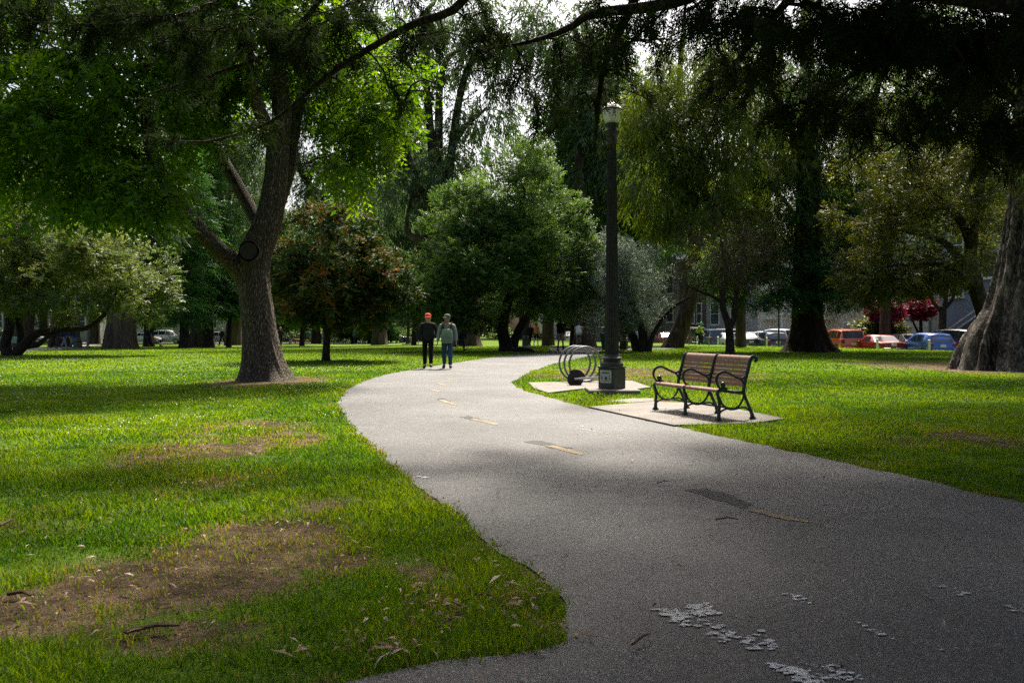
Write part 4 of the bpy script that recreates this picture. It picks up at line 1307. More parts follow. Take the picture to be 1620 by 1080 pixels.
lobes = [lob(70, 245, YB - 2, 150, 95, 2.6), lob(200, 130, YB - 1.5, 170, 110, 3.2), lob(30, 110, YB - 1, 150, 110, 2.5), lob(205, 300, YB - 2.2, 105, 55, 1.8), lob(380, 20, YB, 180, 120, 3.5),
         lob(560, 110, YB + .8, 105, 85, 2.4), lob(575, 200, YB + 1.0, 60, 42, 1.5), lob(545, 268, YB + .8, 68, 36, 1.2), lob(340, 130, YB + 1.5, 70, 70, 2.2), lob(380, -120, YB - 1, 140, 80, 3), lob(120, -120, YB, 260, 130, 4.5)]
big = make_tree('broadleaf_tree', 'big grey-barked tree with a round sawn stub and fresh bright green leaves', None, bt, trunks, lobes, 680,
          dict(n=14, k=9, sl=.52, ll=.20, lw=.082, R=(.50, .50, .34), mode='broad', droop=.35, up=.9, fwd=.55, spread=.8, ldroop=.25, sag=.3), BK_ASH, LF_ASH, 3, start=.55, twig=.008, gnarl=.10)
# the sawn face of the stub
sm = MB()
a = q(393, 397, -.88) - bt; ax = (q(393, 397, -.92) - q(395, 398, -.6)).normalized()
sm.tube([a - ax * .03, a + ax * .012], [17.5 * sc, 16.5 * sc], 28)
sm.build('sawn_face', simple('sawn_wood', (.034, .026, .020), .9, var=.5, scale=5, bump=.03), big)

# --- giant pale trunk at the edge of the lawn
gt = Vector((16.95, 27.3, 0))
YG = gt.y
g_tr = [T([(16.9, 27.3, -0.3), (16.95, 27.3, 0.5), (17.2, 27.3, 1.6), (17.5, 27.3, 3.0), (17.8, 27.35, 4.6), (17.95, 27.5, 7), (18.05, 27.8, 10), (17.55, 28, 15), (17.15, 28, 20)],
          [1.75, 1.6, 1.42, 1.28, 1.15, 1.0, .85, .55, .3], n=150, seg=.08, ridge=.10, ridges=22, flare=.34, fh=.8, lump=.14, twist=.10),
        T([(17.2, 27.2, 5.5), (15.8, 26.4, 7.5), (13.8, 25.2, 9.0), (11.5, 24, 10)], [.45, .36, .26, .14], n=18, seg=.2),
        T([(17.5, 27.3, 7.5), (19, 25.5, 9.5), (20, 23, 11)], [.42, .3, .15], n=16, seg=.2),
        T([(17.6, 27.9, 9), (15, 29, 12), (12.5, 30, 14)], [.4, .28, .14], n=16, seg=.2)]
lobes = [(Vector((13, 25, 9.0)), (4.0, 3.2, 2.4)), (Vector((17, 25, 10)), (4, 3.5, 3)), (Vector((11, 27, 13)), (4.5, 4.5, 3.5)), (Vector((19.5, 24, 12)), (4, 4, 4)), (Vector((16, 29, 17)), (6, 5, 4)), (Vector((17.5, 23.5, 6.6)), (2.6, 2, 1.6)), (Vector((21, 28, 8)), (4, 4, 3))]
make_tree('eucalyptus_tree', 'giant tree with a leaning pale trunk of peeling fluted bark beside the parked cars', 'eucalyptus trees', gt, g_tr, lobes, 330,
          dict(n=20, k=7, sl=.5, ll=.22, lw=.045, R=(.7, .7, .7), mode='broad', droop=.9, up=.3, fwd=.9, spread=.5, ldroop=.5), BK_EUC, LF_EUC, 5, start=.6, twig=.012)

# --- cypress whose limbs reach over the path; its trunk stands just outside the picture
cy = Vector((9.2, 8.6, 0))
def limb(pts, r0, r1, **k):
    n = len(pts); return T(pts, [r0 + (r1 - r0) * i / (n - 1) for i in range(n)], n=10, seg=.22, ridge=.04, **k)
R_ = random.Random(4)
limbs = [
    [(9.0, 8.6, 4.2), P(1560, 5, 9.0), P(1430, -12, 9.4), P(1180, -45, 9.8)],
    [(9.0, 8.6, 5.2), P(1300, -90, 9.6), P(1080, 0, 10.2), P(940, 22, 10.6), P(900, 45, 10.8), P(840, 66, 11.0), P(760, 80, 11.2)],
    [(9.0, 8.6, 6.2), (4.5, 8.4, 7.2), P(800, -160, 9.2), P(735, 0, 9.6), P(650, 40, 10.0), P(560, 92, 10.4), P(500, 135, 10.7), P(430, 192, 11), P(340, 222, 11.2), P(292, 224, 11.4)],
    [(9.0, 8.6, 7.2), (3.0, 7.8, 8.2), P(560, -220, 9.0), P(420, -60, 9.6), P(300, 20, 10), P(180, 40, 10.4), P(80, 36, 10.6)],
    [(9.0, 8.6, 7.6), (2.0, 8.5, 8.4), P(600, -180, 9.8), P(520, -20, 10.2), P(430, 80, 10.6), P(330, 120, 10.8), P(230, 150, 11)],
    [(9.0, 8.6, 5.0), P(1500, -60, 10.5), P(1420, 60, 11.2), P(1330, 130, 11.6), P(1250, 170, 12)],
    [(9.0, 8.6, 5.6), P(1420, -120, 10.2), P(1260, -10, 11), P(1180, 80, 11.6), P(1120, 150, 12)],
    [(9.0, 9.0, 4.8), P(1700, 20, 11.5), P(1580, 110, 12.2), P(1480, 190, 12.8), P(1400, 240, 13.2)],
    [(9.0, 9.0, 4.0), P(1750, 120, 11.0), P(1620, 190, 11.6), P(1540, 250, 12.2)],
    [(9.0, 8.6, 6.8), (6, 11, 8.2), P(1040, -160, 13), P(900, -60, 13.6), P(800, -20, 14)],
    [(9.0, 8.6, 6.6), (5.5, 10, 7.8), P(900, -150, 11.5), P(680, -60, 12.0), P(600, -10, 12.4), P(480, 30, 12.8)],
    [(9.0, 8.6, 6.4), P(1250, -200, 10.0), P(1050, -70, 10.8), P(990, 30, 11.2), P(955, 110, 11.5), P(945, 190, 11.7), P(942, 225, 11.8)],
    [(9.0, 8.6, 8.6), (4, 9, 10), (-1, 9.6, 10.6), (-6, 10, 10.4), (-9, 10.2, 9.8)], [(9, 8.6, 9.4), (5, 13, 11.4), (1, 16, 11.8), (-3, 18, 11.4)], [(9, 8.6, 9), (5, 5, 10), (0, 3, 10.2), (-4, 2, 9.8)],
    [(9, 8.6, 9.6), (8, 14, 11.2), (6, 18, 11.4)], [(9, 8.6, 8.4), (11, 4, 10), (10, 0, 10.4)],
]
c_tr = [T([(9.2, 8.6, -.3), (9.2, 8.6, 1), (9.1, 8.7, 3), (9.0, 8.6, 5), (9.0, 8.6, 8), (9.1, 8.7, 12), (9, 8.6, 15)], [.95, .85, .72, .65, .5, .3, .12], n=40, seg=.2, ridge=.07, flare=.4, fh=.6)]
for i, l in enumerate(limbs): c_tr.append(limb(l, (.07 if i in (2, 3, 4, 9, 10) else .115) if i < 12 else .2, .010))
rc = np.random.default_rng(44)
cc = []; co = []
dens_ = [6, 4.4, 3.6, 3.6, 3.2, 5, 4.2, 5, 6, 4.0, 4.0, 3.2]
def plume(p, d, ln):
    "a drooping branchlet: tufts along it, pointing on outwards"
    p = np.array(p, float); d = np.array(d, float); d /= np.linalg.norm(d)
    n = max(2, int(ln / .085))
    for _ in range(n):
        p = p + d * .085
        d = d + rc.normal(size=3) * .13 + np.array([0, 0, -.05]); d /= np.linalg.norm(d)
        cc.append(p + rc.normal(size=3) * .02); co.append(d)
for i, l in enumerate(limbs[:12]):
    L_ = catmull([tuple(p) for p in l], 10)
    for a, b in zip(L_, L_[1:]):
        ymid = (a[1] + b[1]) / 2
        pyy = HOR - (((a + b) / 2)[2] - CAM_H) / ymid * FPX
        if pyy < -190: continue
        ln = np.linalg.norm(b - a)
        ax_ = (b - a) / ln
        for _ in range(rc.poisson(ln * dens_[i])):
            t = rc.random(); p = a + (b - a) * t
            d = rc.normal(size=3) * np.array([1, 1, .45]); d = d - ax_ * d.dot(ax_); d = d / np.linalg.norm(d) + ax_ * (.3 + .5 * rc.random()) + np.array([0, 0, -.28])
            plume(p, d, .18 + .5 * rc.random() ** 1.3)
# hanging sprays of the nearer limbs
for (px, py, Y, n, dr) in ((950, 120, 11.6, 12, 1.0), (942, 180, 11.7, 12, .5), (905, 110, 11.2, 8, .5), (860, 140, 11.0, 9, .5), (820, 165, 11, 7, .25), (700, 90, 10.6, 8, .5), (760, 110, 11, 8, .5), (650, 120, 10.2, 8, .7), (610, 150, 10.4, 6, .5),
                          (1000, 60, 10.6, 10, .7), (1060, 90, 10.6, 10, .8), (1130, 60, 10.2, 16, .9), (1210, 60, 10, 18, .9), (1290, 70, 10, 20, 1.0), (1370, 80, 10, 22, 1.0), (1450, 80, 10, 22, 1.1), (1530, 90, 10, 22, 1.2), (1600, 120, 10.4, 22, 1.3),
                          (1200, 150, 12, 16, .8), (1300, 190, 12.2, 18, .8), (1400, 200, 12.4, 20, .9), (1500, 210, 12.6, 22, 1.0), (1590, 240, 12.4, 22, .9),
                          (380, 60, 10.2, 20, .8), (300, 80, 10.5, 20, .8), (210, 70, 10.5, 18, .7), (120, 60, 10.5, 16, .6), (40, 30, 10.6, 14, .6), (460, 60, 10.4, 18, .8), (540, 50, 10.2, 16, .7), (610, 40, 10.2, 12, .6), (480, 120, 10.8, 8, .4)):
    for _ in range(int(n * (1.15 if px > 1090 else 0.6 if px < 480 else .5))):
        p = np.array(tuple(P(px + rc.normal() * 34, py - 45 + rc.normal() * 24, Y + rc.normal() * .4)))
        plume(p, np.array([rc.normal() * .7, rc.normal() * .6, -.25 - .4 * rc.random()]), .3 + .5 * rc.random())
nvis = len(cc)
c1 = (np.array(cc), np.array(co))
# canopy over the path, out of view, lobes placed to shade the near ground
hi, ho = sample_lobes(rc, [(Vector((4.5, 10.5, 11)), (5.0, 4.5, 1.6)), (Vector((-4, 8.5, 11)), (5, 3.2, 1.2)), (Vector((8, 14, 12)), (5, 5, 1.8)), (Vector((9, 9, 14)), (5, 5, 2.4)), (Vector((10, 4, 11)), (5, 5, 1.6)), (Vector((3, 6, 11)), (5, 3, 1.2)), (Vector((12, 16, 11.5)), (4, 4, 1.6)), (Vector((9.5, 19, 13)), (4.5, 3.5, 1.4)), (Vector((14, 20, 12)), (4, 4, 2))], 640, 2.0)
cyp = make_tree('cypress_tree', 'dark cypress with long drooping limbs hanging over the path', None, cy, c_tr, None, 0,
          dict(n=5, k=13, sl=.20, ll=.075, lw=.014, R=(.05, .05, .05), mode='broad', ow=1.3, droop=.1, up=.4, fwd=.9, spread=.55, jit=.3, sag=.2, ldroop=.05), BK_DARK, LF_CYP, 9, clumps=c1, twig=.006, gnarl=.12, lift=.05, start=.5)
hi2, ho2 = sample_lobes(rc, [(Vector((0, 1, 10.8)), (10, 7, 1.3)), (Vector((5, 7, 11.5)), (6, 4, 1.3)), (Vector((-5, 4.5, 11)), (6, 4, 1.2)), (Vector((0, -9, 10.5)), (12, 6, 1.4)), (Vector((14, -3, 10)), (5, 8, 2)), (Vector((-13, -3, 10)), (5, 8, 2))], 1500, 2.0)  # unseen foliage added above and behind the camera to block sky light
hi = np.vstack([hi, hi2]); ho = np.vstack([ho, ho2])
V, F, tt = foliage(rc, hi, ho, dict(n=16, k=10, sl=.7, ll=.26, lw=.075, R=(.75, .75, .4), mode='flat', droop=.3))
me = np_mesh('crown', V - np.array(tuple(cy)), F, {'tint': tt})  # holds the shading canopy and the added sky-blocking foliage
link_mesh('crown', me, LF_CYP, cyp)

# --- small dark tree with red new leaves
b = G(516, 571); Y = b.y; k = Y / FPX
q = lambda px, py, dy=0: P(px, py, Y + dy)
make_tree('red_tipped_tree', 'small dark domed tree with coppery red new leaves and a slim single trunk', None, b,
          [T([q(516, 578), q(516, 560), q(517, 530), q(516, 500), q(518, 470), q(522, 430), q(520, 370)], [7.5 * k, 6 * k, 5.4 * k, 5 * k, 4 * k, 3 * k, 1.2 * k], n=18, seg=.15, ridge=.04, flare=.5, fh=.2)],
          [lob(540, 440, Y, 112, 72, 3.0), lob(520, 375, Y, 75, 58, 2.2), lob(490, 470, Y - .3, 60, 42, 1.8), lob(610, 455, Y, 52, 38, 1.8), lob(460, 420, Y, 40, 45, 1.6), lob(555, 485, Y, 90, 28, 2.2)], 330,
          dict(n=24, k=7, sl=.26, ll=.13, lw=.085, R=(.34, .34, .26), mode='broad', droop=.1, up=.7), BK_DARK, LF_RED, 12, twig=.008, shell=3.2, start=.35)

# --- mid round tree behind the walkers
b = G(805, 556); Y = b.y; k = Y / FPX
q = lambda px, py, dy=0: P(px, py, Y + dy)
make_tree('pittosporum_tree', 'large rounded dull green tree behind the two walking men', None, b,
          [T([q(803, 562), q(800, 545), q(795, 520), q(800, 490), q(815, 440), q(825, 380), q(830, 300)], [13 * k, 10 * k, 9 * k, 8 * k, 6 * k, 4 * k, 2 * k], n=20, seg=.2, ridge=.06, flare=.5, fh=.3),
           T([q(812, 560, .3), q(815, 535, .3), q(830, 505, .2), q(860, 470), q(880, 440)], [8 * k, 7 * k, 6 * k, 5 * k, 3 * k], n=12, seg=.2),
           T([q(806, 556, -.2), q(800, 530, -.5), q(770, 505, -1), q(745, 500, -1.4), q(720, 490, -1.6)], [6 * k, 5 * k, 4 * k, 3 * k, 2 * k], n=10, seg=.2),
           T([q(808, 556, -.3), q(822, 553, -.7), q(838, 554, -.9), q(845, 558, -1.0)], [6 * k, 4 * k, 3.5 * k, 2.5 * k], n=10, seg=.2, nolimb=True)],
          [lob(790, 425, Y, 140, 95, 4.2), lob(775, 325, Y - 1.2, 66, 58, 2.6), lob(785, 400, Y - 2.2, 80, 60, 2.2), lob(825, 300, Y, 78, 70, 2.8), lob(740, 360, Y - .4, 72, 62, 2.6), lob(880, 370, Y - .2, 62, 62, 2.6), lob(700, 440, Y - .8, 62, 52, 2.4), lob(770, 460, Y - 1.6, 95, 52, 2.2), lob(840, 250, Y, 34, 26, 1.3), lob(890, 450, Y - .5, 50, 50, 2.2), lob(835, 375, Y - 1.5, 55, 50, 1.8), lob(680, 490, Y - .6, 45, 28, 2)], 370,
          dict(n=64, k=6, sl=.28, ll=.17, lw=.07, R=(.66, .66, .48), mode='broad', droop=-.25, up=.9, shell=3.5), BK_DARK, LF_PIT, 14, twig=.01, shell=7, start=.3)

# --- pale olive tree at the far left with a low leaning limb
b = G(40, 562); Y = b.y; k = Y / FPX
q = lambda px, py, dy=0: P(px, py, Y + dy)
make_tree('olive_green_tree', 'spreading pale olive tree with a dark limb leaning low along the ground', None, b,
          [T([q(18, 566), q(8, 548), q(15, 515), q(12, 480), q(18, 440), q(30, 380), q(40, 330)], [10 * k, 8 * k, 7 * k, 6 * k, 5 * k, 4 * k, 2 * k], n=14, seg=.2),
           T([q(20, 564), q(36, 548), q(55, 530), q(80, 523), q(110, 521), q(135, 519), q(152, 510), q(170, 490), q(190, 450)], [8 * k, 8 * k, 6.5 * k, 5 * k, 4.5 * k, 4.2 * k, 4 * k, 3 * k, 2 * k], n=12, seg=.2),
           T([q(38, 548), q(60, 545), q(72, 535), q(90, 526)], [4.5 * k, 4 * k, 3 * k, 2.5 * k], n=10, seg=.2, nolimb=True),
           T([q(30, 560, .3), q(34, 530, .4), q(28, 500, .5), q(33, 470, .5), q(60, 420), q(90, 390)], [6 * k, 6 * k, 5 * k, 4.5 * k, 4 * k, 2 * k], n=10, seg=.2)],
          [lob(195, 425, Y - .5, 68, 62, 2.6), lob(110, 445, Y, 85, 55, 3.0), lob(20, 430, Y, 85, 70, 3.0), lob(40, 340, Y + .5, 75, 65, 2.6), lob(-40, 380, Y, 80, 90, 3), lob(215, 470, Y - .5, 45, 30, 1.8), lob(150, 395, Y - .3, 62, 38, 2.2)], 300,
          dict(n=50, k=6, sl=.30, ll=.16, lw=.066, R=(.66, .66, .36), shell=3.5, mode='broad', droop=-.05, up=.9), BK_DARK, LF_PAL, 15, twig=.01, shell=6, start=.35)

# --- silver olive
b = GY(975, 47); Y = b.y; k = Y / FPX
q = lambda px, py, dy=0: P(px, py, Y + dy)
make_tree('silver_olive_tree', 'rounded silvery grey-green tree behind the fluted lamp post', None, b,
          [T([q(1020, 562), q(1018, 535), q(1012, 510), q(1000, 480), q(985, 450)], [9 * k, 7 * k, 6 * k, 5 * k, 3 * k], n=12, seg=.2), T([q(1010, 560, .5), q(1000, 530, .4), q(980, 500), q(950, 470), q(930, 450)], [8 * k, 7 * k, 5 * k, 4 * k, 3 * k], n=12, seg=.2),
           T([q(1025, 560, -.3), q(1035, 525, -.3), q(1060, 490), q(1090, 470)], [5 * k, 4 * k, 3 * k, 2 * k], n=10, seg=.2)],
          [lob(945, 440, Y, 62, 46, 2.2), lob(1005, 425, Y, 55, 48, 2.2), lob(960, 490, Y, 55, 38, 2), lob(1010, 480, Y, 45, 42, 2), lob(970, 400, Y, 40, 26, 1.6)], 250,
          dict(n=38, k=5, sl=.26, ll=.14, lw=.034, R=(.42, .42, .36), mode='broad', droop=-.2, up=.4), BK_DARK, LF_OLV, 16, twig=.009, shell=3.0, start=.3)

# --- brown twiggy tree behind the bench, forked
b = GY(1155, 42); Y = b.y; k = Y / FPX
q = lambda px, py, dy=0: P(px, py, Y + dy)
make_tree('forked_brown_tree', 'thin forked tree with sparse brown twigs right behind the bench', None, b,
          [T([q(1155, 568), q(1155, 545), q(1153, 515), q(1146, 495), q(1142, 470), q(1150, 430), q(1140, 380)], [8 * k, 6.5 * k, 6 * k, 5 * k, 4.5 * k, 3 * k, 1.5 * k], n=16, seg=.2, flare=.3, fh=.2),
           T([q(1154, 520), q(1162, 500), q(1165, 460), q(1175, 410), q(1180, 360)], [4.5 * k, 4.5 * k, 3.8 * k, 3 * k, 1.5 * k], n=10, seg=.2), T([q(1144, 480), q(1130, 470), q(1110, 462), q(1085, 450)], [3.2 * k, 2.6 * k, 2.2 * k, 1.5 * k], n=8, seg=.2)],
          [lob(1120, 400, Y, 65, 62, 2.4), lob(1180, 400, Y, 60, 60, 2.2), lob(1085, 440, Y, 45, 38, 1.6)], 150,
          dict(n=16, k=5, sl=.35, ll=.16, lw=.022, R=(.5, .5, .5), mode='broad', droop=.3, up=.2), BK_DARK, LF_BRN, 17, twig=.010, start=.45)

# --- redwood behind the parked cars' lawn edge
b = GY(1277, 47); Y = b.y; k = Y / FPX
make_tree('redwood_tree', 'massive dark redwood trunk with low feathery branches in front of the cars', None, b,
          [T([P(1280, 566, Y), P(1279, 545, Y), P(1278, 515, Y), P(1277, 470, Y), P(1277, 400, Y), P(1277, 200, Y), P(1277, -100, Y)], [46 * k, 34 * k, 25 * k, 21 * k, 19 * k, 14 * k, 5 * k], n=44, seg=.2, ridge=.06, ridges=11, flare=.35, fh=.5)],
          [lob(1210, 452, Y - 1, 90, 38, 2.4), lob(1335, 455, Y - 1, 75, 34, 2.2), lob(1180, 425, Y, 80, 60, 2.5), lob(1340, 420, Y, 90, 60, 2.5), lob(1275, 440, Y - 1.4, 100, 50, 1.6), lob(1275, 330, Y, 110, 80, 3), lob(1275, 180, Y, 90, 100, 3)], 360,
          dict(n=28, k=12, sl=.6, ll=.18, lw=.04, R=(.7, .7, .35), mode='flat', droop=.3, fwd=.7, spread=.6), BK_RED, LF_CON, 18, twig=.012, start=.12)

# --- right-hand tree with dark spreading limbs and yellow-green leaves
b = GY(1556, 38); Y = b.y; k = Y / FPX
q = lambda px, py, dy=0: P(px, py, Y + dy)
make_tree('spreading_tree', 'dark leaning trunk with spreading limbs and lit yellow-green leaves over the blue car', None, b,
          [T([q(1575, 570), q(1566, 530), q(1552, 480), q(1540, 440), q(1535, 400), q(1545, 330), q(1560, 260)], [14 * k, 12 * k, 11 * k, 11 * k, 9 * k, 7 * k, 3 * k], n=18, seg=.2),
           T([q(1542, 445), q(1520, 412), q(1495, 385), q(1465, 372), q(1430, 366)], [8 * k, 7 * k, 5.5 * k, 4 * k, 2.5 * k], n=12, seg=.2), T([q(1535, 435, -.3), q(1505, 425, -.6), q(1480, 418, -.9), q(1430, 420, -1)], [5 * k, 4 * k, 3 * k, 2 * k], n=10, seg=.2),
           T([q(1538, 400), q(1520, 350, .3), q(1480, 310, .4), q(1430, 290, .5)], [7 * k, 6 * k, 4 * k, 2 * k], n=10, seg=.2)],
          [lob(1420, 425, Y, 80, 36, 2.4), lob(1490, 425, Y - .6, 56, 34, 2.0), lob(1390, 350, Y, 100, 60, 3.0), lob(1480, 310, Y, 100, 70, 3), lob(1560, 280, Y, 90, 90, 3), lob(1360, 440, Y + 1, 40, 25, 1.6), lob(1440, 240, Y, 120, 70, 3), lob(1575, 395, Y + 1, 55, 55, 2.2), lob(1455, 448, Y, 62, 26, 2.0), lob(1380, 455, Y + 1.5, 45, 26, 1.8)], 470,
          dict(n=24, k=5, sl=.3, ll=.15, lw=.075, R=(.5, .5, .35), mode='broad'), BK_DARK, LF_YEL, 19, twig=.01, start=.5)

# --- willowy eucalyptus trees beyond the lamp
for i, (px, Y, lobs, lab) in enumerate([
        (1085, 56, [(1075, 190, 85, 90), (1060, 290, 70, 80), (1120, 110, 90, 70), (1130, 230, 80, 90), (1125, 330, 50, 55), (1020, 170, 50, 70)], 'tall drooping eucalyptus with a leaning trunk above the jeep'),
        (1172, 58, [(1230, 250, 90, 110), (1300, 330, 95, 85), (1220, 370, 80, 60), (1160, 420, 60, 40), (1310, 200, 90, 90), (1190, 130, 90, 80), (1380, 260, 80, 80)], 'tall olive eucalyptus curtain behind the redwood trunk'),
        (1400, 62, [(1420, 300, 90, 90), (1500, 220, 110, 110), (1400, 170, 100, 80), (1590, 300, 90, 110), (1450, 80, 120, 80), (1600, 130, 100, 100)], 'dim olive eucalyptus high behind the magenta blossoms')]):
    b = GY(px, Y); k = Y / FPX
    tx = lobs[0][0]
    lean = (1062, 1084, 1100) if i == 0 else (px, px, px)
    make_tree('eucalyptus_tree', lab, 'eucalyptus trees', b, [T([P(lean[0], 556, Y), P(lean[1], 500, Y), P(lean[2], 420, Y), P((tx + lean[2]) / 2, 300, Y), P(tx, 150, Y), P(tx + 10, 0, Y)], [(16 if i == 0 else 8) * k, (13 if i == 0 else 7.5) * k, (11 if i == 0 else 7) * k, 6 * k, 5 * k, 2 * k], n=20, seg=.4, flare=.3, fh=.5)],
              [lob(x, y, Y - 11, rx * 1.1, ry, 3.0) for x, y, rx, ry in lobs], 380, dict(n=22, k=7, sl=.62, ll=.27, lw=.055, R=(.70, .70, .62), mode='broad', droop=1.0, up=.3, fwd=.9, spread=.5, ldroop=.5, shell=3), BK_EUCF, LF_WIL, 20 + i, twig=.014, start=.4, lift=.2)

# --- tall misty eucalyptus beyond the middle lawn
specs = [(735, 62, 24, [(640, 120, 70, 80), (800, 60, 70, 80), (700, 260, 75, 95), (770, 170, 65, 90), (650, 310, 70, 80), (735, 70, 90, 60), (610, 190, 55, 70), (690, 0, 130, 60), (560, 60, 70, 70)], 'broad pale eucalyptus trunk just behind the walking men'),
         (925, 60, 18, [(920, 150, 60, 90), (890, 60, 80, 70), (960, 250, 60, 80)], 'pale flared eucalyptus trunk beside the cyclist in white'),
         (600, 78, 12, [(470, 120, 90, 90), (560, 330, 90, 90), (500, 260, 60, 80), (610, 240, 60, 70), (540, 170, 70, 60)], 'grey eucalyptus seen between the big trunk and red-tipped tree'),
         (370, 84, 14, [(340, 330, 90, 110), (300, 240, 90, 80), (380, 240, 60, 60)], 'hazy eucalyptus curtain left of the sawn-stub trunk'),
         (190, 60, 24, [(170, 330, 80, 80), (120, 240, 110, 90), (230, 330, 60, 60)], 'thick brown eucalyptus trunk beside the pale olive tree'),
         (320, 72, 18, [(250, 300, 80, 90), (330, 200, 110, 90)], 'split reddish trunk among dark feathery conifers'),
         (30, 66, 24, [(40, 330, 90, 90), (-20, 220, 130, 110), (100, 330, 60, 60)], 'thick grey trunk behind the far green bench'),
         (95, 70, 16, [(100, 400, 80, 70), (90, 280, 90, 90)], 'straight grey trunk behind the three strollers')]
for i, (px, Y, rpx, lobs, lab) in enumerate(specs):
    b = GY(px, Y); k = Y / FPX
    by = HOR + (CAM_H - b.z) / Y * FPX
    tx = lobs[0][0]
    rr_ = rpx * k
    make_tree('eucalyptus_tree', lab, 'eucalyptus trees', b, [T([P(px, by + 8, Y), P(px, by - 20, Y), P(px + 3, 470, Y), P(px * .6 + tx * .4, 380, Y), P(tx, 250, Y), P(tx + 8, 100, Y)], [rr_ * 1.05, rr_ * .92, rr_ * .78, rr_ * .6, rr_ * .4, rr_ * .12], n=36, seg=.35, ridge=.05, ridges=8, flare=.3, fh=.6)] +
              [T([P(px * .6 + tx * .4, 380, Y), P(x * .6 + tx * .4, y + 60, Y), P(x, y, Y)], [rr_ * .35, rr_ * .22, rr_ * .08], n=10, seg=.5) for x, y, _, _ in lobs[1:]],
              [lob(x, y, Y, rx, ry, 3.5) for x, y, rx, ry in lobs], 190 if len(lobs) < 5 else 330, dict(n=17, k=7, sl=.85, ll=.42, lw=.10, R=(1.0, 1.0, .85), mode='broad', droop=.8, up=.3, fwd=.9, spread=.5, ldroop=.5, shell=3), BK_EUCF, LF_EUC, 40 + i, twig=.016, start=.45, lift=.2)

# --- bright green tree behind the lamp
b = GY(870, 64); Y = b.y; k = Y / FPX
make_tree('bright_green_tree', 'tall fresh green tree filling the gap behind the lamp post', None, b, [T([P(868, 556, Y), P(868, 500, Y), P(880, 400, Y), P(930, 260, Y), P(950, 120, Y)], [11 * k, 9 * k, 7 * k, 5 * k, 2 * k], n=16, seg=.4)],
          [lob(930, 290, Y, 75, 75, 3.5), lob(1000, 350, Y, 80, 70, 3.5), lob(900, 200, Y, 60, 60, 3), lob(970, 200, Y, 70, 70, 3), lob(1050, 300, Y + 2, 70, 90, 3), lob(890, 380, Y, 45, 60, 2.5), lob(950, 110, Y, 70, 60, 3)], 300,
          dict(n=26, k=6, sl=.5, ll=.30, lw=.16, R=(.9, .9, .6), mode='broad'), BK_EUCF, LF_BRT, 60, twig=.014, start=.4)
# --- feathery conifers at the back left
for i, (px, Y, top, w, lab) in enumerate([(292, 64, 215, 62, 'dark green feathery conifer left of the sawn-stub trunk'), (330, 69, 240, 55, 'second feathery conifer, half hidden by the first'), (235, 75, 260, 50, 'slender feathery conifer behind the seated pair')]):
    b = GY(px, Y); k = Y / FPX
    by = HOR + (CAM_H - b.z) / Y * FPX
    make_tree('feathery_conifer', lab, 'feathery conifers', b, [T([P(px, by + 6, Y), P(px, by - 30, Y), P(px, 400, Y), P(px, 300, Y), P(px, top, Y)], [9 * k, 7 * k, 5 * k, 3 * k, 1 * k], n=16, seg=.4, flare=.4, fh=.3)],
              [lob(px, 470, Y, w * 1.0, 40, 3), lob(px, 400, Y, w * 1.1, 55, 3), lob(px, 330, Y, w * .85, 60, 2.6), lob(px, top + 45, Y, w * .55, 50, 2)], 190,
              dict(n=16, k=10, sl=.8, ll=.26, lw=.07, R=(.8, .8, .4), mode='flat', droop=.35), BK_DARK, LF_FEA, 70 + i, twig=.012, start=.15)
# --- small trees in the far lawn
for i, (px, Y, top, w, lm, lab, br) in enumerate([(362, 70, 440, 42, LF_BRT, 'small round green tree by the lone strolling man', .5), (905, 62, 400, 42, LF_PIT, 'low dark bushy tree right behind the man in black', .25), (478, 80, 440, 50, LF_PIT, 'low green tree behind the two people with the tan dog', .3),
                                       (600, 96, 505, 30, LF_BRT, 'small lit tree behind the standing group', .35), (560, 100, 500, 30, LF_EUC, 'small grey-green tree beside the standing group', .3), (435, 92, 470, 45, LF_EUC, 'hazy bush tree behind the man in the cap', .3),
                                       (655, 70, 430, 60, LF_PIT, 'shadowy bush behind the man in the red cap', .3), (1392, 66, 500, 26, LF_YEL, 'low yellow-green shrub across the street above the red coupe', .2)]):
    b = GY(px, Y); k = Y / FPX
    by = HOR + (CAM_H - b.z) / Y * FPX
    cy_ = (top + by - (by - top) * br) / 2
    make_tree('small_tree', lab, 'small trees in the far lawn', b, [T([P(px, by + 5, Y), P(px, by - 8, Y), P(px + 2, by - (by - top) * .45, Y), P(px, cy_, Y)], [5 * k, 4 * k, 3 * k, 1.5 * k], n=12, seg=.3)],
              [lob(px, cy_, Y, w, (by - top) * (1 - br) / 2, 2.2), lob(px + w * .5, cy_ + 8, Y, w * .6, (by - top) * (1 - br) / 3, 1.6), lob(px - w * .5, cy_ + 5, Y, w * .6, (by - top) * (1 - br) / 3, 1.6)], 100,
              dict(n=22, k=6, sl=.45, ll=.28, lw=.13, R=(.6, .6, .45), mode='broad'), BK_DARK, lm, 90 + i, twig=.012, start=.3)
